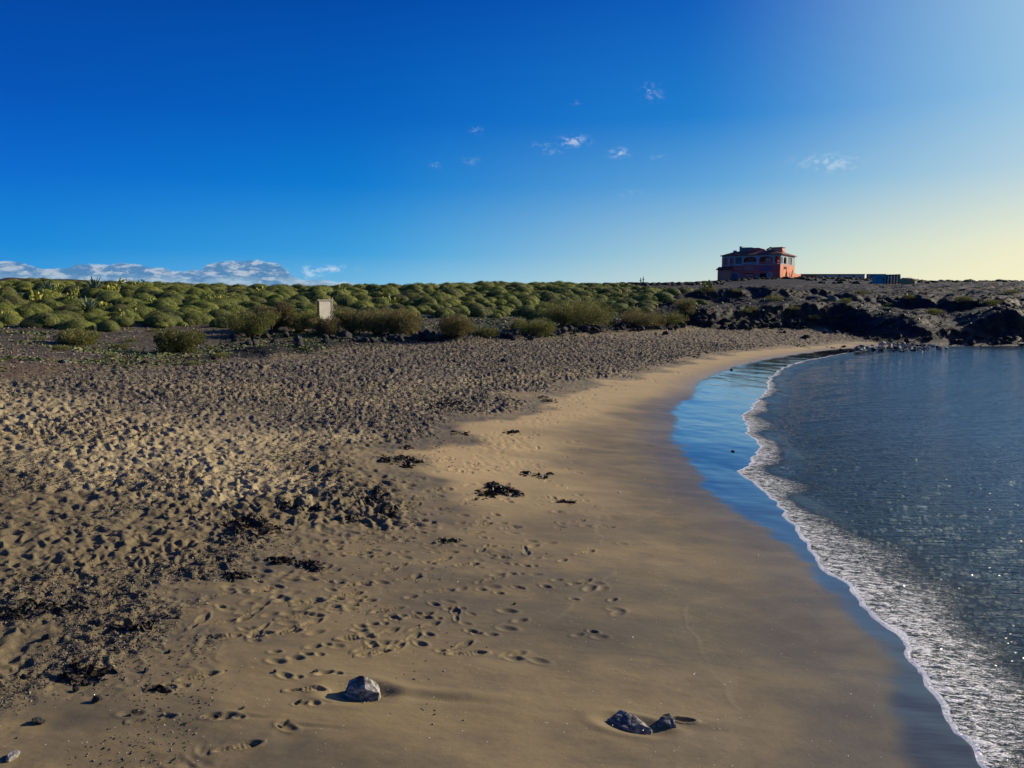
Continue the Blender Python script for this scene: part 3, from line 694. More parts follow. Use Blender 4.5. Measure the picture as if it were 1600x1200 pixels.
for k in range(8):
    V, q, tint, cv, cf = dome_mesh(300 + k, 6500, .046, 3 + k % 4, 3)
    n = len(V)
    me = mesh_np('dome_shrub_foliage', V, q, None, [M['dome']], False, {'tint': tint})
    mc = mesh_np('dome_shrub_core', cv, None, cf, [M['core']], True)
    DOMES.append((me, mc)); 
for k in range(5): DATA.append(dome_mesh(400 + k, 1300, .085, 3, 2))

# where the shrubs stand
def shrub_density(x, y, u, v, f):
    if f < 2.2: return 0
    d = 1.0
    if u > 700: d *= np.interp(v, [440, 452, 495, 505], [.9, 1, 1, 0])
    if u < 420: d *= float(v < 514 - .012 * u + 8 * math.sin(u * .045) * math.sin(u * .11 + 1))
    else: d *= float(v < 503)
    if u > 1010: d *= np.interp(u, [1010, 1060, 1120], [1, .35, 0.0])
    if u > 900: d *= np.interp(v, [440, 448, 480, 492], [.4, .9, .8, 0])
    return d
cand = []
r = np.random.default_rng(11)
cell = 1.42
gx, gy = np.meshgrid(np.arange(-95, 42, cell), np.arange(22, 112, cell)); gx = (gx + r.uniform(-.5, .5, gx.shape) * cell).ravel(); gy = (gy + r.uniform(-.5, .5, gy.shape) * cell).ravel()
fg = fields(gx, gy); zg, _, _ = relief(gx, gy, fg)
patch = fbm(gx * .09, gy * .09, 3, 500)
for i in range(len(gx)):
    u, v = proj((gx[i], gy[i], zg[i]))
    if u < -160 or u > 1150: continue
    D = shrub_density(gx[i], gy[i], u, v, fg['b'][i])
    if r.random() < D * np.clip(.86 + 1.3 * patch[i], .30, 1):
        s = float(np.interp(gy[i], [30, 50], [.68, .86])) * r.uniform(.50, 1.30) ** 1.3 * (1.0 + .10 * (gy[i] > 60)); cand.append([gx[i], gy[i], zg[i], s, u, v])
for u_, v_, s_ in [(1008,474,1.5),(965,476,1.4),(938,476,1.25),(1048,462,1.3),(925,465,1.1),(880,478,1.2),(850,492,1.5),(620,490,1.35),(300,506,1.5),(250,510,1.5),(120,516,1.4),(70,512,1.6),(455,510,1.3),(705,492,1.5)]:
    x, y = hit(u_, v_, 15); s_ *= .60 if y < 45 else .8; cand.append([x, y, float(ground_z(x, y)[0]), s_, u_, v_])
cand = np.array(cand)
big = cand[:, 3] / cand[:, 1] * ((cand[:, 4] > -20) & (cand[:, 4] < 1620)) 
order = np.argsort(-big); NEARN = 292
chosen, rest = cand[order[:NEARN]], cand[order[NEARN:]]
ORD = ['first', 'second', 'third', 'fourth', 'fifth', 'sixth', 'seventh', 'eighth', 'ninth', 'tenth', 'eleventh', 'twelfth', 'thirteenth', 'fourteenth', 'fifteenth', 'sixteenth', 'seventeenth', 'eighteenth', 'nineteenth', 'twentieth']
def ordn(i):
    if i < 20: return ORD[i]
    t = {2: 'twenty', 3: 'thirty', 4: 'forty', 5: 'fifty', 6: 'sixty', 7: 'seventy', 8: 'eighty', 9: 'ninety'}[(i + 1) // 10]; k = (i + 1) % 10
    return (t[:-1] + 'ieth') if k == 0 else t + '-' + ORD[k - 1]
# rows of shrubs, named from the beach up to the skyline
rows = [('front row', 504, 999), ('second row', 496, 504), ('third row', 489, 496), ('fourth row', 482, 489), ('mid-slope row', 476, 482), ('row above mid-slope', 470, 476), ('lower upper-slope row', 466, 470), ('upper-slope row', 462, 466), ('row below the top row', 458, 462), ('top row', 454, 458), ('skyline row', 0, 454)]
import collections
bins = collections.defaultdict(list)
for i, c in enumerate(chosen):
    rr = [k for k, q in enumerate(rows) if q[1] <= c[5] < q[2]][0]
    side = 'left of the signboard' if c[4] < 509 else 'right of the signboard'
    bins[(rr, side)].append(i)
LAB = {}
for (rr, side), L in bins.items():
    L.sort(key=lambda i: chosen[i][4], reverse='left' in side)
    for k, i in enumerate(L):
        sz = 'small' if chosen[i][3] < .82 else ('broad' if chosen[i][3] > 1.15 else 'rounded')
        LAB[i] = '%s dome shrub, %s %s, %s' % (sz, ordn(k), side, rows[rr][0])
for i, (x, y, z, s, u, v) in enumerate(chosen):
    me, mc = DOMES[i % 8]; rz = r.uniform(0, 6.28)
    sc = (s * .98 * r.uniform(.9, 1.15), s * .98 * r.uniform(.9, 1.15), s * r.uniform(.75, 1.25))
    o = link('dome_shrub', mc, None, (x, y, z + .05), rz, sc)
    link('foliage', me, o)
    tag(o, LAB[i], 'shrub', 'green dome shrubs covering the hillside')
# the far ones, too small and too many to count
Vq, Qq, Tq, CV, CF = [], [], [], [], []; no = nc = 0
for i, (x, y, z, s, u, v) in enumerate(rest):
    Vd, q, tint, cv, cf = DATA[i % 5]; a = r.uniform(0, 6.28); c_, s_ = math.cos(a), math.sin(a); Rm = np.array([[c_, -s_, 0], [s_, c_, 0], [0, 0, 1]]).T * s
    Rm = Rm * np.array([1, 1, r.uniform(.8, 1.1)]); p0 = np.array([x, y, z + .05])
    Vq.append(Vd @ Rm + p0); Qq.append(q + no); no += len(Vd); Tq.append(tint + r.normal(0, .15)); CV.append(cv @ Rm + p0); CF.append(cf + nc); nc += len(cv)
me = mesh_np('far_scrub', np.vstack(Vq + CV), np.vstack(Qq), np.vstack(CF) + no, [M['dome'], M['core']], False, {'tint': np.r_[np.concatenate(Tq), np.zeros(nc)]})
mi = np.zeros(len(me.polygons), np.int32); mi[len(np.vstack(Qq)):] = 1; me.polygons.foreach_set('material_index', mi)
tag(link('scrub_cover', me), 'dense cover of small green dome shrubs between and beyond the nearer ones', kind='stuff')

# feathery bushes at the back of the beach
def spray_bush(seed, w, h, mats, nleaf, leaf=.055, lean=0.0, open_=.5):
    r = np.random.default_rng(seed); br = MB(); tips = []
    for i in range(16):
        a = r.uniform(0, 6.28); q = r.uniform(.25, .95) ** .7; e = np.array([q * w * .5 * math.cos(a), q * w * .5 * math.sin(a), h * r.uniform(.45, .95) * (1 - .35 * q)])
        m = e * .5 + r.normal(0, .05, 3) + np.array([0, 0, h * .10])
        br.tube([(0, 0, -.1), m * .6, m, e], [.035, .022, .014, .006], 5); tips.append((m, e))
    blobs = []
    for m, e in tips:
        blobs.append((e, r.uniform(.14, .24) * w)); blobs.append((m + r.normal(0, .08, 3), r.uniform(.12, .2) * w))
    for i in range(14):
        a = r.uniform(0, 6.28); q = r.uniform(.2, 1) ** .5; blobs.append((np.array([q * w * .48 * math.cos(a), q * w * .48 * math.sin(a), h * r.uniform(.15, .62)]), r.uniform(.10, .17) * w))
    P, N = [], []
    tot = sum(b[1] ** 2 for b in blobs)
    for c, R_ in blobs:
        n = int(nleaf * R_ ** 2 / tot); d = unit(r.normal(0, 1, (n, 3))); rad = r.uniform(.35, 1.08, n) ** .6
        p = c + d * (R_ * rad)[:, None] * np.array([1, 1, .8]); P.append(p); N.append(unit(d * .6 + np.array([lean, 0, .9])))
    P = np.vstack(P); N = np.vstack(N); k = P[:, 2] > .02; P, N = P[k], N[k]
    V, q = leaves(P, N, np.full(len(P), leaf), r, .30, .45)
    tint = np.repeat(np.clip(r.normal(.3, .3, len(P)) + .25 * (P[:, 2] > h * .7), 0, 1), 4)  # top leaves paler: light on the crown put into the tint
    return br, mesh_np('bush_crown', V, q, None, [mats], False, {'tint': tint})
BUSH = [ # u, v of foot, width px, height px, kind, label
 (120, 540, 60, 22, 'olive', 'low scruffy olive bush on the stony ground, farthest left of the beach bushes'),
 (278, 552, 62, 38, 'olive', 'yellow-green feathery bush standing apart on the stony slope at left'),
 (392, 528, 72, 44, 'olive', 'olive feathery bush over black rocks, joined to a taller brown bush'),
 (428, 520, 56, 52, 'tam', 'tall brown feathery bush left of the cream signboard'),
 (470, 520, 52, 34, 'olive', 'rounded olive bush between the brown bush and the signboard'),
 (508, 526, 46, 32, 'tam', 'sparse brown bush with pale twigs at the foot of the signboard'),
 (548, 522, 60, 40, 'tam', 'brown-green bush just right of the signboard foot'),
 (590, 524, 74, 42, 'tam', 'wide brownish bush in the middle of the beach-edge clump'),
 (630, 526, 66, 38, 'tam', 'drooping rust-brown bush ending the beach-edge clump'),
 (712, 528, 60, 34, 'tam', 'lone brown bush on the pale sandy bank'),
 (756, 526, 40, 16, 'olive', 'small flat green bush on the low sand mound'),
 (832, 526, 60, 30, 'olive', 'low olive bush crowning the dark rocky mound'),
 (880, 510, 64, 40, 'olive', 'tall dark olive bush at the left of the big windswept one'),
 (918, 512, 84, 42, 'olive', 'big windswept yellow-green bush above the black rocks'),
 (1000, 512, 66, 26, 'tam', 'brown twiggy bush right of the big windswept one'),
 (1068, 495, 34, 30, 'tam', 'tan dry bush alone on the dark slope'),
 (1045, 508, 50, 16, 'olive', 'flat green bush at the foot of the dark slope'),
]
for i, (u, v, wp, hp, kind, lab) in enumerate(BUSH):
    x, y = hit(u, v, 12); z = float(ground_z(x, y)[0]); k = y / F
    br, cr = spray_bush(700 + i, wp * k * 1.02, hp * k * 1.12, M[kind if kind == 'olive' else 'tam'], int(np.clip(wp * hp * 5.0, 3000, 12000)), .075 + .0006 * y, .15)
    e = empty('feathery_bush', (x, y, z - .03)); br.build('trunk', M['bark'], e, True); link('crown', cr, e)
    tag(e, lab, 'bush')
# small green tufts on the stony ground at left and on the lava slope
tuft = []
for k in range(3): tuft.append(spray_bush(820 + k, .9, .32, M['olive'], 1500, .07)[1])
TF = [(150,528),(205,535),(190,548),(95,548),(330,545),(345,560),(300,572),(240,520),(60,530),(172,560),(1105,459),(1175,486),(1165,492),(1240,488),(1290,470),(1320,478),(1210,470),(1390,480),(1460,492),(1505,470),(1150,462),(1345,462),(1270,500),(1420,470),(1550,480),(1580,462)]
uu = sorted(range(len(TF)), key=lambda i: TF[i][0])
for n_, i in enumerate(uu):
    u, v = TF[i]; x, y = hit(u, v, 15); z = float(ground_z(x, y)[0]); s = y / 60 * random.uniform(.6, 1.25)
    o = link('green_tuft', tuft[i % 3], None, (x, y, z), random.uniform(0, 6), (s * 1.3, s * 1.3, s))
    if u < 500: L_ = 'low green tuft on stony ground left of the beach, %s from the left' % ordn(n_)
    else: L_ = 'low green tuft on the dark lava slope, %s from its left end' % ordn(n_ - 10)
    tag(o, L_, 'tuft', 'small green tufts among the stones')

# prickly pears, yellow-green in the sun
def cactus(seed):
    r = np.random.default_rng(seed); V, Fc = [], []; iv, fi = ICO[2]; off = 0; tt = []
    def pad(c, d, s, tilt):
        nonlocal off
        side = unit(np.cross(d, np.array([math.cos(tilt), math.sin(tilt), .2]))); n = np.cross(d, side)
        v = c + d * s * .55 + iv[:, :1] * side * s * .42 + iv[:, 1:2] * n * s * .09 + iv[:, 2:3] * d * s * .58
        V.append(v); Fc.append(fi + off); off += len(iv); tt.append(np.full(len(iv), r.uniform(0, 1))); return c + d * s * 1.08
    for k in range(13):
        a = r.uniform(0, 6.28); p = np.array([.5 * math.cos(a) * r.uniform(.1, 1), .5 * math.sin(a) * r.uniform(.1, 1), 0]); d = unit(np.array([p[0] * .5, p[1] * .5, 1.0]) + r.normal(0, .15, 3))
        for q in range(r.integers(2, 5)):
            p = pad(p, d, r.uniform(.17, .27), r.uniform(0, 6.28)); d = unit(d + r.normal(0, .35, 3) * np.array([1, 1, .6]))
    return mesh_np('prickly_pear', np.vstack(V), None, np.vstack(Fc), [M['cactus']], True, {'tint': np.concatenate(tt)})
CAC = [cactus(50 + k) for k in range(4)]
CP_ = [(6,504,'farthest left of the prickly pears, beside the front shrubs'),(56,478,'two rows above the front shrubs at far left'),(72,472,'small one among shrubs on the left slope'),(85,470,'behind a broad shrub on the left slope'),(120,468,'in a pale yellow group at far left'),(112,478,'below a pale yellow group at far left'),(170,462,'left end of the bright yellow patch'),(182,461,'in the middle of the bright yellow patch'),(194,460,'right end of the bright yellow patch'),(192,453,'just above the bright yellow patch'),(206,454,'right of and above the bright yellow patch'),(218,455,'between dark shrubs right of the yellow patch'),(205,500,'above the brown ground at the foot of the left slope'),(192,502,'near the foot of the left slope among front shrubs'),(160,488,'mid slope below the yellow patch'),(334,479,'left plant of the pair in mid slope'),(346,480,'right plant of the pair in mid slope'),(240,482,'mid slope between green domes'),(138,492,'near the front row at left'),(530,466,'right behind the cream signboard'),(612,482,'in a gap between shrubs right of the signboard'),(98,445,'on the skyline at far left'),(150,441,'on the skyline above the yellow patch'),(236,446,'below the skyline right of the yellow patch'),(405,466,'half hidden between shrubs left of the signboard'),(1106,458,'alone on the bare slope left below the pink house')]
for i, (u, v, t_) in enumerate(CP_):
    x, y = hit(u, v, 15); z = float(ground_z(x, y)[0]); s = random.uniform(.62, .95) * (y / 65) ** .35
    o = link('prickly_pear', CAC[i % 4], None, (x, y, z + .38 * s), random.uniform(0, 6), s)
    tag(o, 'yellow-green prickly pear ' + t_, 'cactus', 'prickly pears between the dome shrubs')
def agave(seed):
    r = np.random.default_rng(seed); m = MB()
    for k in range(30):
        a = k * 2.4; e = .35 + 1.0 * (k / 30); L = r.uniform(.8, 1.15); c, s = math.cos(a), math.sin(a)
        p = [np.array([c * math.cos(e) * L * t, s * math.cos(e) * L * t, math.sin(e) * L * t - .12 * t * t]) for t in (0, .35, .7, 1)]; sd = np.array([-s, c, 0])
        vs = []
        for q, w in zip(p, (.05, .07, .045, .004)): vs += [q - sd * w, q + np.array([0, 0, -.02]), q + sd * w]
        m.add(vs, [(3*j, 3*j+1, 3*j+4, 3*j+3) for j in range(3)] + [(3*j+1, 3*j+2, 3*j+5, 3*j+4) for j in range(3)])
    return m
AG = agave(1).build('agave', M['agave'], None, False)
for i, (u, v, s, t_) in enumerate([(148,462,1.1,'larger of the two, left of the yellow cactus patch'),(76,466,.9,'smaller one near the left edge of the hillside'),(140,499,.75,'lowest one near the front shrubs')]):
    x, y = hit(u, v, 15); o = AG if i == 0 else AG.copy()
    if i: COL.objects.link(o)
    o.location = (x, y, float(ground_z(x, y)[0]) + .35); o.scale = (s * 1.25,) * 3; o.rotation_euler = (0, 0, i * 1.1)
    tag(o, 'spiky grey-green agave, ' + t_, 'agave', 'spiky agaves on the left hillside')
# ---------- rocks ----------
def rockmesh(seed, sub, cuts, squash=(1, .8, .65), rough=.10, mat_=None, name='rock', sharp=True):
    r = np.random.default_rng(seed); iv, fi = ICO[3] if sub == 3 else ICO[2]
    v = iv.copy()
    for k in range(cuts):
        n = unit(r.normal(0, 1, 3)); t = r.uniform(.42, .78); d = v @ n; v = v - np.where(d > t, d - t, 0)[:, None] * n
    v *= np.array(squash)
    v += unit(v) * (rough * fbm(v[:, 0] * 2.5 + seed, v[:, 1] * 2.5 + v[:, 2] * 2.1, 3, seed))[:, None]
    return mesh_np(name, v, None, fi, [mat_], not sharp)
LR = [rockmesh(20 + k, 3, 9, (1, .8, .62), .18, M['lava_rock'], 'lava_rock', True) for k in range(8)]
GRK = [rockmesh(40 + k, 2, 9, (1, .7, .55), .10, M['grey_rock'], 'grey_rock', True) for k in range(8)]
PR = [rockmesh(60 + k, 2, 8, (1, .8, .6), .10, M['pale_rock'], 'pale_rock', True) for k in range(3)]
def put_rock(me, u, v, wpx, lab, grp, name, sink=.15, hs=1.0, y=None, dz=0.0):
    x, yy = hit(u, v, 3) if y is None else (at_y(u, v, y)[0], y)
    z = float(ground_z(x, yy)[0]); s = wpx * yy / F * .5
    o = link(name, me, None, (x, yy, z + s * .5 * hs - s * sink + dz), random.uniform(0, 6.28), (s, s * random.uniform(.8, 1.1), s * hs))
    o.rotation_euler[0] = random.uniform(-.3, .3); tag(o, lab, 'rock', grp); return o
# the two rocks in front, sculpted
def front_rock(name, outline, mat_, seed, rough=.05):
    """outline: list of (x, y, z_top) ridge knots; the body is a faceted hull over them"""
    import bmesh
    bm = bmesh.new()
    for p in outline: bm.verts.new(p)
    bmesh.ops.convex_hull(bm, input=bm.verts)
    bmesh.ops.delete(bm, geom=[v for v in bm.verts if not v.link_faces], context='VERTS')
    bmesh.ops.triangulate(bm, faces=bm.faces)
    bmesh.ops.subdivide_edges(bm, edges=bm.edges, cuts=7, use_grid_fill=True)
    for v in bm.verts:
        c = np.array(v.co[:]); q = np.array([c[0] * 14, c[1] * 14 + c[2] * 9])
        d = .012 * fbm(np.array([q[0]]), np.array([q[1]]), 4, seed)[0] + .006 * vnoise(np.array([c[0] * 60]), np.array([c[2] * 60 + c[1] * 30]), seed + 5)[0]
        v.co += v.normal * float(d) * (rough / .05)
    me = bpy.data.meshes.new(name); bm.to_mesh(me); bm.free(); me.materials.append(mat_); return me
def streaked(name):
    m, t, b = mat(name); P = objc(t)
    w = t.noise(t.mapv(P, (1, 1, 3.5), (.5, .4, 0)), 9, 5, .7, 1.2); n = t.noise(P, 30, 4, .7)
    c = t.mix(t.step(w, .40, .66), (.075,.070,.064), (.50,.46,.39)); c = t.mix(t.step(n, .52, .62, 0, .6), c, (.10,.098,.095))
    t.put(b, 'Base Color', c); t.put(b, 'Roughness', .7); t.put(b, 'Specular IOR Level', .25); t.put(b, 'Normal', t.bump(t.math('ADD', n, w), .7, .008)); return m
M['streak'] = streaked('streaked_rock')
hw = [(-.105,-.03,-.05),(.135,-.05,-.05),(.15,.03,-.05),(.04,.13,-.05),(-.10,.09,-.05),(.145,-.035,.03),(.125,.035,.06),(.09,.0,.092),(.035,.01,.132),(.0,.03,.124),(-.03,-.035,.075),(-.085,-.03,.03),(-.07,.05,.075),(.02,.10,.07),(.06,-.055,.07)]
o = link('beach_rock', front_rock('beach_rock', hw, M['streak'], 5, .022), None, (ROCK1[0], ROCK1[1], float(ground_z(*ROCK1)[0]) - .008))
tag(o, 'dark pointed rock with a pale edge, standing alone at the front of the damp sand', 'rock')
hw = [(-.175,.02,.022),(-.10,.085,.058),(-.05,.075,.062),(-.14,-.04,-.06),(.12,-.06,-.06),(.14,.03,-.05),(-.06,-.07,-.05),(-.03,-.055,.02),(.04,-.02,.038),(.11,-.02,.012),(-.15,.06,-.05),(.0,.06,.055)]
o = link('beach_rock', front_rock('beach_rock', hw, M['streak'], 9, .025), None, (ROCK2[0], ROCK2[1], float(ground_z(*ROCK2)[0]) - .012), -.18)
tag(o, 'long low dark rock half sunk in damp sand, beside a small knobbly stone', 'rock')
hw = [(-.07,-.03,-.03),(.07,-.03,-.03),(.06,.05,-.03),(-.05,.05,-.03),(-.045,.0,.035),(-.01,.03,.058),(.03,.035,.060),(.055,.0,.046),(.06,-.03,.02),(.0,-.035,.03)]
o = link('beach_stone', front_rock('beach_stone', hw, M['streak'], 13, .035), None, (ROCK3[0] + .015, ROCK3[1], float(ground_z(*ROCK3)[0]) - .005))
tag(o, 'small knobbly grey stone touching the right end of the long sunken rock', 'stone')

# dark lava rocks along the back of the beach
spots = []
rr_ = random.Random(5)
def cl(u0, u1, v0, v1, n, w0, w1):
    for _ in range(n): spots.append((rr_.uniform(u0, u1), rr_.uniform(v0, v1), rr_.uniform(w0, w1) * 1.3))
cl(365, 470, 524, 541, 22, 8, 18); cl(345, 380, 538, 548, 5, 6, 12); cl(505, 545, 528, 537, 9, 8, 17); cl(545, 600, 528, 536, 16, 6, 13); cl(600, 680, 520, 536, 26, 8, 18); cl(790, 830, 520, 533, 16, 7, 13)
cl(828, 880, 520, 530, 14, 7, 12); cl(880, 940, 508, 524, 22, 8, 17); cl(955, 1050, 508, 520, 24, 8, 15); cl(1050, 1250, 504, 515, 44, 8, 16); cl(1120, 1340, 512, 522, 20, 5, 10); cl(735, 775, 520, 528, 8, 6, 10)
cl(1350, 1600, 530, 539, 30, 5, 11); cl(330, 352, 556, 566, 3, 7, 10)
spots = sorted(spots)
sec = [(0, 'left of the tall brown bush'), (428, 'between the tall brown bush and the signboard'), (509, 'between the signboard and the rust-brown bush'), (630, 'beside the rust-brown bush and sandy bank'), (780, 'on the dark rocky mound'), (880, 'below the big windswept bush'), (955, 'lava slope foot before the tan bush'), (1068, 'lava slope foot after the tan bush'), (1250, 'beyond the last dry sand'), (1345, 'by the water under the lava slope')]
cnt = collections.Counter()
for i, (u, v, w) in enumerate(spots):
    s_ = [q[1] for q in sec if q[0] <= u][-1]; n_ = cnt[s_]; cnt[s_] += 1
    put_rock(LR[i % 8], u, v, w, 'black lava rock, %s from left, %s' % (ordn(n_), s_), 'black lava rocks along the back of the beach', 'lava_rock', .25, random.uniform(.8, 1.25))
# boulders at the far water's edge
P_ = []
while len(P_) < 120:
    u = rr_.uniform(1338, 1480); t_ = (u - 1338) / 142
    v = rr_.uniform(547 - 3 * t_ - 10 * math.sin(min(t_ * 2.2, 1) * 1.57) * (1 - .55 * t_), 547 - 3.5 * t_)
    P_.append((u, v, rr_.uniform(6, 13) * (1 - .35 * t_)))
P_.sort()
for i, (u, v, w) in enumerate(P_):
    me = (PR[i % 3], GRK[i % 8], LR[i % 8], PR[(i // 2) % 3])[i % 4]  # many pale ones: bright sunlit facets put into the rock colour
    col = ('pale', 'grey', 'black', 'pale')[i % 4]
    yy = at_z(u, v, .18)[1]; f_ = 'first half' 
    n_ = cnt[('b', i // 20)]; cnt[('b', i // 20)] += 1
    part = ['near end of the waterside heap', 'thickening part of the waterside heap', 'thick middle of the waterside heap', 'past the middle of the waterside heap', 'thinning part of the waterside heap', 'far wet end of the waterside heap'][i // 20]
    put_rock(me, u, v, w, '%s boulder, %s from left, %s' % (col, ordn(n_), part), 'boulders heaped at the far end of the waterline', 'boulder', .0, random.uniform(.9, 1.5), yy, .12)
# single stones lying about
ONE = [(105, 568, 16, 'pale', 'pale squarish stone beside a dark rock at the left beach edge'), (96, 570, 13, 'lava', 'dark rock touching a pale stone at the left beach edge'), (226, 571, 13, 'lava', 'dark rock at the tip of the low left bank'), (118, 530, 14, 'grey', 'grey rock on the stony ground under the left shrubs'), (71, 538, 6, 'pale', 'small white stone on the stony ground at left'), (82, 595, 5, 'pale', 'tiny white stone where brown soil meets grey sand'), (58, 597, 4, 'pale', 'tiny white stone left of the other one on brown soil'), (320, 565, 4, 'pale', 'tiny white stone in front of the black rocks'), (788, 567, 13, 'lava', 'lone black rock in the middle of the grey trampled sand'), (1258, 530, 18, 'lava', 'large black rock on the grey sand below the lava slope'), (1040, 524, 12, 'lava', 'black rock at the back of the beach right of the bushes'), (20, 1188, 28, 'pale', 'pale stone in the bottom left corner of the beach'), (1145, 706, 6, 'lava', 'tiny dark pebble in the shallow water film'), (1143, 579, 6, 'lava', 'tiny dark pebble at the edge of the wet sand'), (1318, 543, 9, 'lava', 'dark stone on sand just before the boulder heap'), (968, 772, 6, 'pale', 'small pale pebble on the smooth middle sand'), (1300, 471, 26, 'grey', 'weathered rock outcrop halfway up the lava slope')]
for u, v, w, k_, lab in ONE:
    put_rock({'pale': PR, 'lava': LR, 'grey': GRK}[k_][int(u) % 3], u, v, w, lab, None, 'rock' if w > 8 else 'pebble', .2, random.uniform(.85, 1.1))
# pebbles on the damp sand near the camera: each dark chip with its shadow
PB = [(448,1136,16),(493,1052,11),(212,1118,14),(150,1098,20),(152,980,26),(280,968,16),(265,1020,10),(318,905,12),(430,1050,8),(380,1108,9),(470,1101,10),(228,1050,13),(340,1122,12),(182,1020,14),(120,1080,18),(60,1130,22),(120,940,16),(75,1000,20),(40,1060,18),(560,948,6),(804,946,6),(744,782,8),(290,1135,8)]
PB.sort()
for i, (u, v, w) in enumerate(PB):
    put_rock(LR[i % 8], u, v, w, '%s dark pebble from the left on the damp sand in front' % ordn(i), 'dark pebbles on the front sand', 'dark_pebble', .1, 1.0)

# ---------- seaweed ----------
def weed(seed, n, rx, ry, h, L=(.03, .10), w=.006):
    r = np.random.default_rng(seed); V, q = [], []; subs = [(0, 0, .30)] + [(r.uniform(-.9, .9), r.uniform(-.9, .9), r.uniform(.10, .38)) for _ in range(7)]
    for i in range(n):
        sb = subs[r.integers(len(subs))]; g_ = r.normal(0, 1, 2) * sb[2]; k = min(1, math.hypot(*g_)); c = np.array([(sb[0] + g_[0]) * rx, (sb[1] + g_[1]) * ry, h * (1 - k) * r.uniform(0, 1) + .004])
        d = unit(np.array([r.normal(), r.normal() * .7, r.uniform(-.1, .55)])); l = r.uniform(*L); s = unit(np.cross(d, r.normal(0, 1, 3))) * w * r.uniform(.6, 2.0)
        b = np.array([0, 0, -1.0]) * l * .25
        p = [c - d * l * .5 + b * .3, c, c + d * l * .5 + b]
        o_ = len(V); 
        for x in p: V += [x - s, x + s]
        q += [(o_, o_+1, o_+3, o_+2), (o_+2, o_+3, o_+5, o_+4)]
    return np.array(V), np.array(q)
WD = [(790,766,28,9,700,'thick dark seaweed clump alone in the middle of the sand'),(622,722,42,10,600,'long flat seaweed streak where the trampled sand begins'),(490,886,26,9,420,'dark seaweed clump on damp sand right of a looser one'),(438,882,26,8,260,'loose seaweed scraps left of the dark clump'),(395,828,46,18,800,'widest seaweed heap at the edge of trampled sand'),(470,800,40,9,420,'seaweed streak right above the widest heap'),(605,800,20,9,240,'seaweed bunch at the right edge of the trampled sand, lower'),(590,776,24,12,320,'seaweed bunch at the right edge of the trampled sand, upper'),(550,812,20,6,180,'small seaweed wisp between the heaps'),(885,785,20,5,120,'thin seaweed scatter right of the middle clump'),(840,744,32,5,140,'faint seaweed wisps above and right of the middle clump'),(860,626,24,5,140,'seaweed dashes at the far edge of the trampled sand'),(700,635,46,12,500,'dark seaweed band at the back where grey sand ends'),(800,676,16,4,120,'dark seaweed dash on the golden sand'),(720,678,18,3,80,'fine seaweed line on the golden sand, left one'),(640,700,16,3,60,'fine seaweed line beside the trampled sand'),(1080,557,26,4,140,'seaweed line near the far grey sand'),(1250,541,16,3,70,'seaweed scraps on the farthest sand'),(1305,545,10,3,60,'little seaweed heap close to the boulders'),(700,846,22,4,90,'thin seaweed scraps by the footprints in the centre'),(370,902,28,8,240,'broken seaweed line left of the clumps'),(250,1078,26,5,90,'short seaweed strand among the front footprints'),(130,1060,46,16,520,'seaweed tangle in the dark left corner, nearer'),(60,960,60,18,620,'seaweed tangle in the dark left corner, farther'),(200,985,36,12,360,'seaweed scraps beside the dark left corner')]
for i, (u, v, rx, ry, n, lab) in enumerate(WD):
    x, y = hit(u, v, 3); z = float(ground_z(x, y)[0]); k = y / F; kv = y * y / (F * 2.45)
    Vv, q = weed(900 + i, int(n * (.9 if i == 0 else .32)), rx * k * (1 if i == 0 else .8), ry * kv * (.9 if i == 0 else .7), min(.05 + .0 * k, .02 + ry * kv * .06), (.03, .10 + .002 * y), .005 + .0004 * y)
    gzz = ground_z(Vv[:, 0] + x, Vv[:, 1] + y); Vv[:, 2] += gzz - z
    tag(link('seaweed_clump', mesh_np('seaweed', Vv, q, None, [M['weed']], False), None, (x, y, z)), lab, 'seaweed', 'dark seaweed left on the sand')
# litter of chips, weed bits and shell too fine to count
def scatter(name, n, mask, size, mat_, lab, seed, ymax, y0=3.6):
    r = np.random.default_rng(seed); out = []
    while sum(len(o) for o in out) < n:
        m = 60000; yy = y0 * (ymax / y0) ** r.uniform(0, 1, m); xx = yy * r.uniform(-.78, .75, m)
        f = fields(xx, yy); keep = r.uniform(0, 1, m) < mask(xx, yy, f); f = {a: b[keep] for a, b in f.items()}; zz, _, _ = relief(xx[keep], yy[keep], f); out.append(np.stack([xx[keep], yy[keep], zz], -1))
    P = np.vstack(out)[:n]; n = len(P)
    base = np.array([[1,0,0],[-.5,.8,0],[-.5,-.8,0],[.1,.1,.55],[0,0,-.4]]); tri = np.array([[0,1,3],[1,2,3],[2,0,3],[1,0,4],[2,1,4],[0,2,4]])
    s = size(P, r)[:, None, None]; a = r.uniform(0, 6.28, n); c, sn = np.cos(a), np.sin(a)
    B = base[None] * np.stack([np.ones(n), r.uniform(.35, 1, n), r.uniform(.3, 1.1, n)], -1)[:, None]
    B = np.stack([B[..., 0] * c[:, None] - B[..., 1] * sn[:, None], B[..., 0] * sn[:, None] + B[..., 1] * c[:, None], B[..., 2]], -1) + r.normal(0, .15, (n, 5, 3))
    V = (P[:, None] + B * s + np.array([0, 0, 1]) * s * .12).reshape(-1, 3)
    T_ = (np.arange(n)[:, None, None] * 5 + tri[None]).reshape(-1, 3)
    tint = np.repeat(np.clip(r.beta(.7, 1.8, n) * 1.7, 0, 1), 5)
    return tag(link(name, mesh_np(name, V, None, T_, [mat_], False, {'tint': tint})), lab, kind='stuff')
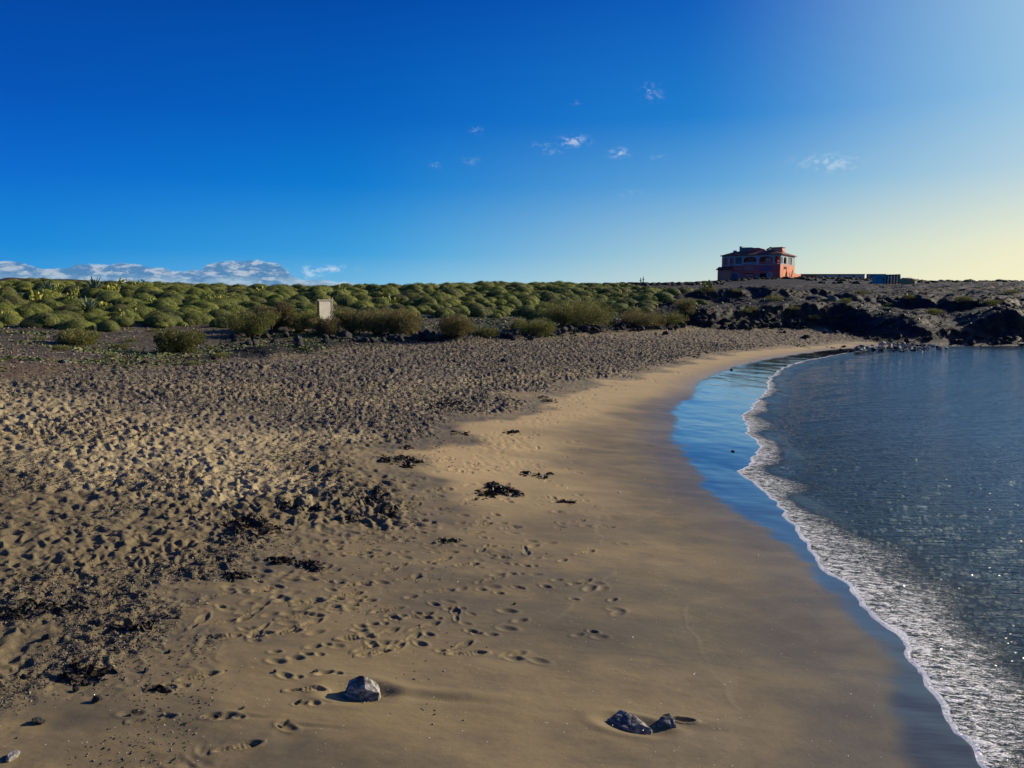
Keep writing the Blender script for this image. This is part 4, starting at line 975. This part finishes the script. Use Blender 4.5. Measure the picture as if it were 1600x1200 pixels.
def m_deb(x, y, f):
    t = f['t']; base = sst(-.2, .6, t) * (1 - f['bl']); d = .6 + .4 * np.clip(sst(8.8, 6.2, y + .25 * x) + np.exp(-((t - .2) / .5) ** 2), 0, 1)
    cl_ = sst(-.15, .45, fbm(x * 1.1, y * 1.1, 3, 611)); g_ = sst(0, 2, f['g'])
    return base * np.maximum(d * cl_, g_ * .5) + .06 * sst(-2.5, 0, t) * (1 - base) * sst(0, .5, fbm(x * 1.4, y * 1.4, 2, 612)) * sst(1.5, 2.5, f['f'])
scatter('beach_debris', 90000, m_deb, lambda P, r: (.0048 + .0009 * P[:, 1]) * r.uniform(.5, 1.7, len(P)), M['chips'], 'fine litter of weed bits, chips and shell on the trampled sand', 3, 48)
scatter('stony_rubble', 20000, lambda x, y, f: f['bl'] * (1 - .92 * f['lava']) * sst(120, 60, y) * (.3 + .7 * sst(.1, .4, fbm(x * .4, y * .4, 3, 613))), lambda P, r: .05 * r.uniform(.4, 2.2, len(P)) * (P[:, 1] / 45) ** .5, M['chips'], 'loose stony rubble over the slopes behind the beach', 4, 120, 16)
scatter('lava_rubble', 2500, lambda x, y, f: f['lava'] * sst(170, 90, y), lambda P, r: .085 * r.uniform(.4, 2.2, len(P)) ** 1.3, M['lava_rock'], 'black lava rubble strewn over the right slope', 6, 170, 50)
M['greens'] = leafmat('green_cover', [(.07,.09,.03), (.10,.13,.035), (.14,.16,.045), (.24,.24,.08)])
scatter('ground_cover', 22000, lambda x, y, f: f['bl'] * sst(110, 60, y) * (1 - .75 * sst(6, 14, x)) * (sst(.05, .3, fbm(x * .35, y * .6, 3, 614)) + .5 * sst(1.5, 3, f['b']) * sst(9, 7, f['b']) * sst(-14, -11, x)), lambda P, r: .075 * r.uniform(.5, 1.9, len(P)) * (P[:, 1] / 40) ** .6, M['greens'], 'low green ground cover between the stones behind the beach', 9, 110, 16)
M['shell'] = simple('sparkle_bits', (.80,.76,.68), .3, 5, .1, spec=.8)  # near-white colour stands in for the glitter of damp sand
scatter('sparkle_grit', 2600, lambda x, y, f: (1 - f['bl']) * sst(.1, .5, f['f']) * sst(1.5, .0, f['t']), lambda P, r: (.0013 + .00032 * P[:, 1]) * r.uniform(.5, 1.6, len(P)) ** 1.5, M['shell'], 'bright pale grains added as sparkle on the damp sand', 8, 16)  # grains added to imitate sparkle
# ---------- pink house on the hill ----------
M['red'] = simple('coral_render', (.92,.15,.13), .85, .6, .2, (.82,.13,.11))
M['orange'] = simple('orange_and_sunlit_render', (.88,.34,.19), .85, .6, .15)  # on the end wall this is coral with sunlight put into the colour
M['annex'] = simple('light_coral_render', (.92,.27,.17), .85, .6, .12)
M['trim'] = simple('blue_grey_trim', (.44,.49,.50), .8, 2, .15)
M['rooftile'] = simple('roof_tile', (.30,.09,.07), .85, 1.5, .4)
M['darkin'] = simple('dark_interior', (.035,.018,.018), .9, 2, .3)  # plain dark parts, and shade inside the garage put into the colour
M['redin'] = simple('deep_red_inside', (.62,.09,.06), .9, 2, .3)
M['glassg'] = simple('grey_shutter', (.13,.15,.17), .5, 2, .2)
M['mural'] = simple('blue_mural', (.055,.08,.16), .8, 2.2, .6, (.20,.22,.30))
M['mural2'] = simple('violet_mural', (.22,.15,.28), .8, 1.6, .6, (.34,.12,.14))
M['palew'] = simple('pale_render', (.55,.50,.44), .85, 2, .2)
M['greenw'] = simple('weathered_green_render', (.20,.27,.25), .85, 1.2, .3)
hp = at_y(1218, 431.5, 187); YAW = R(-35)
hz = float(ground_z(hp[0], hp[1])[0])
# local frame: origin at the near right corner, -x along the long face, +y to the back
H = empty('pink_house', (hp[0], hp[1], hp[2] - .0), YAW * -1 * -1)
LW, DP, EV = 14.35, 12.5, 5.1     # length, depth, eave height
LO = 2.9                         # top of the lower storey
m = MB(); m.box(-LW, 0, 0, DP, -2.5, LO); m.build('lower_wall', M['red'], H)
m = MB(); m.box(.003, .12, .0, DP, -2.5, LO + .02); m.build('end_wall', M['orange'], H)  # sunlit copy of the coral lower wall
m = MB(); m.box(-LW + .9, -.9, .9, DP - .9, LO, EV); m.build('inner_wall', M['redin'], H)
m = MB(); m.box(-LW, -.0, 0, DP, EV - .02, EV + .12); m.build('ceiling_slab', M['trim'], H)
def arch_panel(x0, x1, o0, o1, sill, head, y0, y1, arch=True):
    """a bay of wall with an arched opening, as outlines extruded through the wall"""
    mb = MB(); z0, z1 = LO, EV
    if o0 > x0: mb.prism([(x0, z0), (o0, z0), (o0, z1), (x0, z1)], 'y', y0, y1)
    if x1 > o1: mb.prism([(o1, z0), (x1, z0), (x1, z1), (o1, z1)], 'y', y0, y1)
    if sill > z0: mb.prism([(o0, z0), (o1, z0), (o1, sill), (o0, sill)], 'y', y0, y1)
    w = (o1 - o0) / 2; c = (o0 + o1) / 2; rise = min(w, .55) if arch else .02; spring = head - rise; n = 10
    pts = [(c + w * math.cos(math.pi * k / n), spring + rise * math.sin(math.pi * k / n)) for k in range(n + 1)]
    for a, b in zip(pts[:-1], pts[1:]): mb.prism([(b[0], b[1]), (a[0], a[1]), (a[0], z1), (b[0], z1)], 'y', y0, y1)
    return mb
def fu(u): return -(1218 - u) / 90 * LW
bays = [(1128,1139,1130,1137.5,'blind'),(1139,1148,1140.5,1147,'blind'),(1148,1161,1149.5,1159.5,'window'),(1161,1184,1162.5,1182,'open'),(1184,1208.5,1186.5,1207,'open'),(1208.5,1218,1209.5,1216.8,'open')]
for a, b, c, d, k in bays:
    p = arch_panel(fu(a), fu(b), fu(c), fu(d), LO + (.12 if k != 'window' else .35), EV - .26, -.02, .28, k != 'window')
    p.build('arcade_bay', M['trim'], H)
    mb = MB()
    if k == 'blind': mb.box(fu(c), fu(d), .12, .20, LO + .01, EV - .2); mb.build('blind_arch', M['red'], H)
    if k == 'window': mb.box(fu(c), fu(d), .12, .20, LO + .3, EV - .35); mb.build('window', M['glassg'], H)
    if k == 'open':
        mb.box(fu(c), fu(d), .05, .11, LO + .25, LO + .62); mb.build('parapet', M['red'] if a != 1161 else M['palew'], H)
# things seen in the deep of the gallery
for a, b, z0, z1, mm in [(1169,1176,LO+.1,EV-.6,'glassg'),(1195,1199,LO+.1,EV-.6,'palew'),(1199.6,1203,LO+.1,EV-.6,'palew'),(1180,1182,LO,EV-.4,'darkin')]:
    mb = MB(); mb.box(fu(a), fu(b), .83, .897, z0, z1); mb.build('door' if mm != 'palew' else 'window', M[mm], H)
mb = MB(); mb.prism([(0, LO - .05), (0, LO + .1), (-LW, LO + .1), (-LW, LO - .05)], 'y', -.10, -.003); mb.build('string_course', M['trim'], H)
# end face bays (facing the sun)
def end_bay(y0, y1, o0, o1, arch=True):
    p = arch_panel(y0, y1, o0, o1, LO + .2, EV - .35, 0, 0.28, arch)
    p.v = [(-v[1] + .14, v[0], v[2]) for v in p.v]; return p
for (a, b, c, d, ar) in [(.28,2.0,.6,1.6,True),(2.0,5.4,2.6,4.9,True),(5.4,DP,6.2,9.6,False)]:
    end_bay(a, b, c, d, ar).build('arcade_bay', M['trim'], H)
    if not ar: mb = MB(); mb.box(-.06, -.01, c, d, LO + .2, EV - .35); mb.build('window', M['glassg'], H)
mb = MB(); mb.box(.14, .2, 2.9, 5.2, LO - 1.05, LO - .5); mb.build('dark_vent', M['darkin'], H)
# roof: low hipped tile roof with overhanging eaves
def hip(x0, x1, y0, y1, z0, z1, inset, th=.14):
    mb = MB(); i = inset
    mb.add([(x0,y0,z0),(x1,y0,z0),(x1,y1,z0),(x0,y1,z0),(x0,y0,z0+th),(x1,y0,z0+th),(x1,y1,z0+th),(x0,y1,z0+th),(x0+i,y0+i,z1),(x1-i,y0+i,z1),(x1-i,y1-i,z1),(x0+i,y1-i,z1)],
           [(0,3,2,1),(0,1,5,4),(1,2,6,5),(2,3,7,6),(3,0,4,7),(4,5,9,8),(5,6,10,9),(6,7,11,10),(7,4,8,11),(8,9,10,11)]); return mb
hip(-LW - .4, .55, -.4, DP + .4, EV + .13, EV + 1.35, 3.0).build('tiled_roof', M['rooftile'], H)
RZ = EV + 1.36
mb = MB(); mb.prism([(-11.4,RZ-.5),(-11.4,RZ+1.35),(-10.9,RZ+1.35),(-10.9,RZ+1.05),(-8.4,RZ+1.0),(-7.2,RZ+.75),(-7.0,RZ-.5)], 'y', 4.2, 5.0); mb.build('roof_terrace_wall', M['greenw'], H)
mb = MB(); mb.prism([(-10.6,RZ-.4),(-9.4,RZ+.15),(-7.8,RZ+.75),(-6.4,RZ+.8),(-4.8,RZ+.3),(-4.6,RZ-.4)], 'y', 3.5, 4.1); mb.build('gable_parapet', M['red'], H)
mb = MB(); mb.prism([(-4.2,RZ-.3),(-4.2,RZ+.25),(-3.6,RZ+.25),(-3.2,RZ+.5),(-1.8,RZ+.55),(-.6,RZ+.35),(-.4,RZ-.3)], 'y', 3.4, 6.0); mb.build('roof_room', M['orange'], H)
mb = MB(); mb.prism([(-4.5,RZ+.26),(-3.3,RZ+.9),(-3.25,RZ+.55),(-4.4,RZ+.1)], 'y', 3.3, 3.7); mb.build('roof_edge_tiles', M['rooftile'], H)
mb = MB(); mb.box(-3.4, -.5, 3.3, 6.2, RZ + .55, RZ + .72); mb.build('roof_room_slab', M['rooftile'], H)
mb = MB(); mb.box(-12.6, -11.9, 3, 3.7, RZ - .6, RZ + .3); mb.build('chimney', M['palew'], H)
# left annex with its own tiled lean-to
mb = MB(); mb.box(-LW - .45, -LW + 2.6, -1.6, -.003, -2.5, 1.75); mb.build('annex_wall', M['annex'], H)
mb = MB(); mb.prism([(-1.95,1.72),(-1.95,1.86),(-.003,2.6),(-.003,2.3)], 'x', -LW - .8, -LW + 2.9); mb.build('annex_roof', M['rooftile'], H)
# painted lower wall, round openings, garage
def disc(name, cx, cz, r0, r1, y0, y1, mm, n=24, half=False):
    mb = MB(); N_ = n // 2 if half else n
    for k in range(N_):
        a, b = 2 * math.pi * k / n, 2 * math.pi * (k + 1) / n
        mb.prism([(cx + r0 * math.cos(a), cz + r0 * math.sin(a)), (cx + r1 * math.cos(a), cz + r1 * math.sin(a)), (cx + r1 * math.cos(b), cz + r1 * math.sin(b)), (cx + r0 * math.cos(b), cz + r0 * math.sin(b))], 'y', y0, y1)
    return mb.build(name, mm, H)
disc('round_mural', fu(1149), -.2, .001, 1.25, -.03, -.004, M['mural']); disc('mural_border', fu(1149), -.2, 1.25, 1.42, -.06, -.004, M['trim'])
disc('wheel_emblem', fu(1203), .35, .42, .75, -.05, -.004, M['palew']); disc('wheel_emblem', fu(1203), .35, .001, .20, -.05, -.004, M['palew'])
mb = MB(); mb.prism([(fu(1187),1.75),(fu(1189),2.35),(fu(1197),2.75),(fu(1206),2.3),(fu(1208),1.75),(fu(1203),1.35),(fu(1192),1.4)], 'y', -.028, -.004); mb.build('wall_mural', M['mural2'], H)
mb = MB(); mb.box(fu(1188), fu(1198.5), -.02, -.004, -.5, .75); mb.build('garage_shade_sheet', M['darkin'], H)  # flat dark sheet on the wall, painting the shade inside the garage
mb = MB(); mb.box(fu(1182), fu(1187.5), -.022, -.004, -.5, .65); mb.build('garage_side_panel', M['greenw'], H)
for a, b, z_, w_, mm in [(1142,1159,1.95,.12,'palew'),(1163,1180,2.15,.14,'palew'),(1166,1178,1.72,.10,'palew'),(1162,1178,.72,.12,'darkin'),(1166,1177,.25,.14,'palew')]:
    mb = MB(); mb.box(fu(a), fu(b), -.03, -.004, z_, z_ + w_); mb.build('wall_stripe', M[mm], H)
# sunny terrace walls at the right foot
mb = MB(); mb.box(1.9, 2.1, -1.2, 6.0, -1.8, .9); mb.build('terrace_wall', M['orange'], H)
mb = MB(); mb.box(1.9, 2.1, 6.003, 11.0, -1.8, .75); mb.build('terrace_wall', M['orange'], H)
for x_, z_ in ((1.2, 1.7), (2.6, 1.5)):
    mb = MB(); mb.tube([(x_ - .25, 1.7, -.2), (x_ - .1, 1.7, 1.0), (x_, 1.7, z_)], [.14, .1, .03], 6); mb.build('garden_post', M['darkin'], H)
tag(H, 'coral pink two-storey house with arched gallery and tiled roof, on top of the hill', 'house')

# ---------- long low walls behind, right of the house ----------
def lowwall(u0, u1, v0, v1, Y, mm, capm, lab, name='boundary_wall', panels=()):
    a, b = at_y(u0, v1, Y), at_y(u1, v1, Y); top0 = at_y(u0, v0, Y)[2]
    e = empty(name, (a[0], Y, a[2])); L_ = b[0] - a[0]; h_ = top0 - a[2]
    mb = MB(); mb.box(0, L_, 0, .3, -2, h_); mb.build('wall_body', mm, e); mb = MB(); mb.box(-.05, L_ + .05, -.06, .36, h_ + .003, h_ + .16); mb.build('coping', capm, e)
    for p0, p1, q0, mmm in panels:
        mb = MB(); x0_, x1_ = at_y(p0, v1, Y)[0] - a[0], at_y(p1, v1, Y)[0] - a[0]; mb.box(x0_, x1_, -.03, -.003, .1, h_ * q0); mb.build('light_panel', M[mmm], e)
    tag(e, lab, 'wall'); return e
M['brownw'] = simple('brown_render', (.22,.17,.11), .9, 1, .3)
M['lilac'] = simple('lilac_white_paint', (.50,.46,.44), .8, 1, .15)
lowwall(1251, 1351, 429, 434, 205, M['brownw'], M['greenw'], 'long low brown boundary wall right of the pink house', panels=[(1275,1288,.7,'palew'),(1291,1310,.85,'palew'),(1313,1332,.8,'palew'),(1336,1350,.95,'lilac')])
lowwall(1354.5, 1384, 429, 434, 205, M['brownw'], M['greenw'], 'short low wall across a gap from the long boundary wall', panels=[(1356,1360,.8,'lilac')])
# ---------- teal container and the bins behind it ----------
M['teal'] = simple('teal_paint', (.03,.34,.46), .5, 3, .25)
M['tealdark'] = simple('dark_teal_paint', (.015,.15,.22), .5, 3, .25)
M['bin'] = simple('dark_grey_bin', (.055,.055,.060), .5, 3, .3); M['binlit'] = simple('sunlit_bin_edge', (.62,.60,.56), .6, 3, .15)  # pale edge: sunlight on the bin sides put into the colour
M['rubber'] = simple('rubber', (.02,.02,.02), .8)
cY = 138; c0 = at_y(1368, 444.3, cY); k_ = cY / F
e = empty('teal_container', tuple(c0)); W_, Hh = 15.5 * k_, 14.0 * k_
mb = MB(); mb.box(0, W_, 0, 1.3, .12, Hh); mb.build('body', M['teal'], e)
mb = MB(); mb.prism([(-.06, Hh), (W_ + .06, Hh), (W_ - .05, Hh + .13), (.05, Hh + .13)], 'y', -.06, 1.36); mb.build('lid', M['tealdark'], e)
mb = MB(); mb.box(W_ * .12, W_ * .88, -.03, -.003, .35, Hh * .80); mb.build('front_panel', M['tealdark'], e)
for a_, b_ in ((.18, .42), (.46, .66)): mb = MB(); mb.box(W_ * a_, W_ * b_, -.06, -.033, .45, Hh * .66); mb.build('panel_rib', M['teal'], e)
mb = MB(); mb.box(W_ * .70, W_ * .82, -.07, -.033, Hh * .45, Hh * .62); mb.build('latch', M['rubber'], e)
for x_ in (.2, W_ - .3):
    mb = MB(); mb.tube([(x_, .2, .0), (x_ + .1, .2, .0)], .12, 10); mb.build('wheel', M['rubber'], e)
tag(e, 'teal box container at the left end of the bin row on the hill', 'container')
B0 = None
for i, u in enumerate((1383.8, 1388.6, 1393.4, 1398.0, 1402.6)):
    p = at_y(u, 443.8 - i * .35, 139 + i * 1.2); w_ = 4.3 * k_; h_ = (13.4 - i * .1) * k_
    e = empty('waste_bin', tuple(p))
    mb = MB(); mb.prism([(.04, .1), (w_ * .64, .1), (w_ * .66, h_), (0, h_)], 'y', 0, 1.0); mb.build('body', M['bin'], e)
    mb = MB(); mb.prism([(w_ * .665, .14), (w_ * .95, .14), (w_ * .97, h_ * .96), (w_ * .668, h_ * .96)], 'y', -.05, 1.05); mb.build('lit_side_panel', M['binlit'], e)  # side strip painted as if sunlit
    mb = MB(); mb.prism([(-.04, h_ + .003), (w_ * .98, h_ + .003), (w_ * .8, h_ + .15), (.1, h_ + .15)], 'y', -.08, 1.08); mb.build('lid', M['bin'], e)
    for x_ in (.1, w_ * .5):
        mb = MB(); mb.tube([(x_, .15, .0), (x_ + .08, .15, .0)], .11, 8); mb.build('wheel', M['rubber'], e)
    tag(e, 'dark bin with a sunlit-painted side, %s to the right of the teal container' % ordn(i), 'bin', 'row of bins beside the teal container')
# sunlit heap right of the bins
x, y, z = at_y(1424, 442.5, 137)
me = rockmesh(77, 3, 5, (1.9, 1.0, .75), .25, simple('straw_heap', (.50,.42,.24), .9, 3, .4, (.30,.27,.12)), 'straw_heap', True)
tag(link('pale_mound', me, None, (x, y, z + .3), .2, 1.25), 'pale yellow mound of earth right of the bins', 'mound')

# ---------- sign board on the left slope ----------
SY_ = 46.0
bx, by = at_y(509, 506, SY_)[:2]; bz = float(ground_z(bx, by)[0]); top = at_y(509, 468, SY_)[2] - bz; SB = empty('sign_board', (bx, by, bz), R(47))
M['cream'] = simple('cream_board', (.78,.70,.55), .7, 3, .12); M['post'] = simple('sunlit_wood_post', (.50,.42,.31), .8, 8, .3); M['darkpost'] = simple('dark_shaded_wood', (.045,.035,.03), .8, 8, .3)  # left post's shade and right post's sunlight put into the wood colours
bw = 17 * SY_ / F / math.cos(R(47)); hb = top
for s_, mm, nm in ((-1, 'darkpost', 'post'), (1, 'post', 'post')):
    mb = MB(); mb.box(s_ * bw / 2 - .04, s_ * bw / 2 + .04, -.045, .045, -.3, hb + .17 if s_ < 0 else hb + .12); mb.build(nm, M[mm], SB)
mb = MB(); mb.box(-bw / 2 + .043, bw / 2 - .043, -.02, .02, .25, hb - .09); mb.build('panel', M['cream'], SB)
mb = MB(); mb.box(-bw / 2 - .08, bw / 2 + .08, -.052, .052, hb - .087, hb + .01); mb.build('top_rail', M['post'], SB)
mb = MB(); mb.box(-bw / 2 + .043, bw / 2 - .043, -.03, .03, .18, .247); mb.build('bottom_rail', M['post'], SB)
for s_ in (-1, 1): mb = MB(); mb.box(*( (-bw/2+.043, -bw/2+.09) if s_ < 0 else (bw/2-.09, bw/2-.043)), -.035, -.022, .25, hb - .09); mb.build('edge_batten', M['cream'], SB)
tag(SB, 'blank cream signboard on two posts behind the beach bushes', 'signboard')
# tiny masts on the skyline
for i, (u, h_) in enumerate(((1005, 5), (1001, 3.4))):
    p = at_y(u, 444, 175); e = MB(); e.tube([(0, 0, -1), (0, 0, h_ * 175 / F + .9)], .10, 6); e.box(-.3, .3, -.04, .04, h_ * 175 / F + .2, h_ * 175 / F + .32)
    tag(e.build('mast', M['darkpost'], None, False, tuple(p)), ('taller' if i == 0 else 'shorter') + ' thin dark mast on the skyline left of the pink house', 'mast')
# far mesa on the left horizon and the dark skyline scrub
mm_ = simple('mesa', (.115,.080,.060), .95, .05, .3, coord='geo'); px = [(-260,436),(-60,437),(0,436.5),(8,434),(18,433.5),(40,435.5),(75,436),(110,436),(150,439),(210,443),(260,450)]
V = []; Y0 = 430
for u, v in px:
    t = at_y(u, v, Y0); V += [(t[0], Y0 - 55, 2), (t[0], Y0 - 18, t[2] * .62), tuple(t), (t[0], Y0 + 60, t[2] * .97), (t[0], Y0 + 160, 2)]
q = [(5*i+j, 5*i+5+j, 5*i+6+j, 5*i+1+j) for i in range(len(px)-1) for j in range(4)]
tag(link('mesa_hill', mesh_np('mesa_hill', V, q, None, [mm_], False)), 'flat-topped brown hill on the far left horizon', kind='structure')
# low dark scrub along the skyline in the middle and under the house
r = np.random.default_rng(33); Vq, Qq, Tq, CV, CF = [], [], [], [], []; no = nc = 0
pts = [(u, None, r.uniform(150, 178)) for u in np.arange(740, 1130, 2.1)] + [(u, None, r.uniform(176, 183)) for u in np.arange(1120, 1262, 3.2)] + [(u, None, r.uniform(150, 200)) for u in np.arange(1255, 1700, 5.0)] + [(u, None, r.uniform(182, 198)) for u in np.arange(1244, 1370, 3.0)]
for i, (u, _, Y) in enumerate(pts):
    x = (u - 800) / F * Y; z = float(ground_z(x, Y)[0]); s = r.uniform(.5, 1.25) if u < 1120 else r.uniform(.5, 1.0)
    Vd, q, tint, cv, cf = DATA[i % 5]; Rm = np.eye(3) * s; p0 = np.array([x, Y, z]); Vq.append(Vd @ Rm + p0); Qq.append(q + no); no += len(Vd); Tq.append(tint * .2); CV.append(cv @ Rm + p0); CF.append(cf + nc); nc += len(cv)
M['darkscrub'] = leafmat('dark_scrub', [(.030,.036,.018), (.042,.048,.022), (.060,.062,.028), (.09,.09,.04)])
me = mesh_np('skyline_scrub', np.vstack(Vq + CV), np.vstack(Qq), np.vstack(CF) + no, [M['darkscrub']], False, {'tint': np.r_[np.concatenate(Tq), np.zeros(nc)]})
tag(link('skyline_scrub', me), 'dark low scrub along the skyline and under the pink house', kind='stuff')
# ---------- sky, sun, camera ----------
w = bpy.data.worlds.new('World'); scene.world = w; w.use_nodes = True
t = NT(w.node_tree); bg = w.node_tree.nodes['Background']
D = t.new('ShaderNodeTexCoord').outputs['Generated']
sepn = t.new('ShaderNodeSeparateXYZ', ins={0: D}); X, Y_, Z = sepn.outputs
el = t.math('ARCSINE', Z); az = t.math('ARCTAN2', X, Y_)       # radians; az 0 straight ahead, positive to the right
elp = t.math('MAXIMUM', el, 0.0)
sky = t.new('ShaderNodeTexSky'); sky.sky_type = 'NISHITA'; sky.sun_disc = False; sky.sun_elevation = SUN_EL; sky.sun_rotation = SUN_AZ; sky.air_density = 1.0; sky.dust_density = .6; sky.ozone_density = 4.0
hs = t.new('ShaderNodeHueSaturation', ins={'Saturation': 1.35, 'Value': 1.0, 'Color': sky.outputs[0]}).outputs[0]
nish = t.mix(1.0, hs, (.070,.070,.070), 'MULTIPLY')
def srgb(r, g, b): return tuple(((c / 255) / 12.92 if c / 255 <= .04045 else ((c / 255 + .055) / 1.055) ** 2.4) for c in (r, g, b))
e01 = t.math('DIVIDE', elp, R(60), clamp=True)
def rp(*c): return t.ramp(e01, [(p, srgb(*q)) for p, q in zip((0, .06, .14, .215, .36, .52, 1), c)])
skA = rp((70,170,225), (6,138,220), (0,106,208), (0,84,186), (4,60,150), (4,48,128), (5,40,110))
skB = rp((150,208,232), (62,166,226), (0,128,212), (0,102,198), (0,70,166), (2,60,148), (5,50,125))
skC = rp((240,236,205), (190,216,214), (108,174,220), (36,134,212), (6,92,192), (6,70,160), (6,52,130))
skD = rp((255,246,200), (248,242,204), (190,216,224), (158,204,230), (160,204,230), (30,84,168), (8,56,138))
def lin(a, b): return t.step(az, R(a), R(b), 0.0, 1.0, False)
base = t.mix(lin(-32, -5), skA, skB)
base = t.mix(t.step(az, R(-14), R(27)), base, skC)
base = t.mix(t.math('POWER', t.step(az, R(11), R(41)), 1.15), base, skD)
base = t.mix(lin(95, 150), base, skB)
sd = (math.sin(SUN_AZ) * math.cos(SUN_EL), math.cos(SUN_AZ) * math.cos(SUN_EL), math.sin(SUN_EL))
dt = t.new('ShaderNodeVectorMath', operation='DOT_PRODUCT', ins={0: D, 1: sd}).outputs['Value']
col = base
halo = t.math('POWER', t.math('MAXIMUM', dt, 0.0), 30.0)
col = t.mix(t.math('MULTIPLY', halo, .9), col, (1.5, 1.4, 1.15))
col = t.mix(.07, col, nish)
# below the horizon: hazy sea colour
col = t.mix(t.step(Z, 0.0, -.05), col, srgb(60,100,135))
# cloud bank low on the left
cv3 = t.new('ShaderNodeCombineXYZ', ins={0: az, 1: t.math('MULTIPLY', el, 2.6), 2: 0.0}).outputs[0]
def pxa(u, v):
    d = ray(u, v); d = d / np.linalg.norm(d); return math.atan2(d[0], d[1]), math.asin(d[2])
n_top = t.noise(t.mapv(cv3, (1, .8, 1)), 30, 6, .62); n_in = t.noise(cv3, 48, 6, .66, .3)
topf = t.new('ShaderNodeFloatCurve'); 
a0, a1 = pxa(-60, 400)[0], pxa(580, 400)[0]
t.put(topf, 'Value', t.math('DIVIDE', t.math('SUBTRACT', az, a0), a1 - a0, clamp=True))
cvp = topf.mapping.curves[0]; pts_ = []
for u, v in [(-60,404),(20,408),(45,416),(90,417),(130,412),(180,411),(230,415),(280,424),(305,421),(330,411),(430,410),(445,419),(462,434),(500,438),(560,442)]:
    A, E = pxa(u, v); pts_.append(((A - a0) / (a1 - a0), E / .08))
while len(cvp.points) < len(pts_): cvp.points.new(.5, .5)
for p, (a_, b_) in zip(cvp.points, pts_): p.location = (a_, b_); p.handle_type = 'AUTO'
topf.mapping.update()
topel = t.math('MULTIPLY', topf.outputs[0], .08)
dd = t.math('SUBTRACT', t.math('ADD', topel, t.math('MULTIPLY', t.math('SUBTRACT', n_top, .5), .018)), el)   # >0 inside
bank = t.math('MULTIPLY', t.step(dd, -.0006, .0022), t.step(az, a1, a1 - .03))
bank = t.math('MULTIPLY', bank, t.step(n_in, .22, .40, .55, 1.0))
rimc = t.math('MULTIPLY', t.step(dd, .006, .0005), t.step(n_in, .42, .60))
puff = t.step(n_in, .46, .62, 0, .75)
cc = t.mix(t.math('MAXIMUM', rimc, puff, clamp=True), srgb(85,130,175), srgb(200,208,214))
hzw = t.math('MULTIPLY', t.step(el, .036, .027), t.step(n_top, .35, .6))
cc = t.mix(t.math('MULTIPLY', hzw, .6), cc, srgb(170,195,210))
col = t.mix(t.math('MULTIPLY', bank, .88), col, cc)
# small wisps
wn = t.noise(t.new('ShaderNodeCombineXYZ', ins={0: az, 1: t.math('MULTIPLY', el, 1.6), 2: 3.0}).outputs[0], 95, 5, .65, .4)
wv = t.noise(t.new('ShaderNodeCombineXYZ', ins={0: az, 1: t.math('MULTIPLY', el, 2.4), 2: 8.0}).outputs[0], 28, 4, .6)
tot = None
for u, v, wx_, wy_, a in [(897,221,19,7,.62),(967,239,13,6,.60),(1016,141,12,8,.34),(1022,150,14,7,.25),(846,226,12,4,.30),(862,236,16,6,.18),(1292,252,38,10,.42),(1308,258,22,9,.45),(745,203,8,5,.25),(680,258,10,4,.26),(735,252,16,5,.15),(985,302,18,6,.12),(488,426,17,9,.62),(522,420,24,4.5,.66),(478,419,10,4,.4),(440,424,10,4,.3),(900,162,6,4,.16),(1028,245,12,5,.14)]:
    A, E = pxa(u, v); sx, sy = wx_ / F, wy_ / F
    q = t.math('ADD', t.math('POWER', t.math('ABSOLUTE', t.math('DIVIDE', t.math('SUBTRACT', az, A), sx)), 2.0), t.math('POWER', t.math('ABSOLUTE', t.math('DIVIDE', t.math('SUBTRACT', el, E), sy)), 2.0))
    g_ = t.math('MULTIPLY', t.math('POWER', 2.718, t.math('MULTIPLY', q, -1.1)), a * .72)
    tot = g_ if tot is None else t.math('MAXIMUM', tot, g_)
tot = t.math('MULTIPLY', tot, t.step(t.math('ADD', wn, t.math('MULTIPLY', tot, .22)), .46, .66))
col = t.mix(tot, col, srgb(235,240,245))
t.l.new(col, bg.inputs[0]); bg.inputs[1].default_value = .92
sun = bpy.data.lights.new('sun', 'SUN'); sun.energy = 5.0; sun.angle = R(.53); sun.color = (1.0, .87, .66)
so = bpy.data.objects.new('sun', sun); COL.objects.link(so)
from mathutils import Vector
so.rotation_euler = Vector(sd).to_track_quat('Z', 'Y').to_euler(); so.location = (60, 20, 40)
cam = bpy.data.cameras.new('camera'); co = bpy.data.objects.new('camera', cam); COL.objects.link(co)
cam.sensor_width = 36; cam.lens = F / 1600 * 36; cam.clip_start = .05; cam.clip_end = 12000
co.location = (0, 0, CAMZ); co.rotation_euler = (R(90) - PITCH, 0, 0); scene.camera = co
vs = scene.view_settings; vs.view_transform = 'Standard'; vs.look = 'None'; vs.exposure = .12; vs.gamma = 1; vs.use_curve_mapping = False
scene.cycles.use_denoising = True; scene.cycles.max_bounces = 5; scene.cycles.glossy_bounces = 2; scene.cycles.transmission_bounces = 2; scene.cycles.sample_clamp_indirect = 3
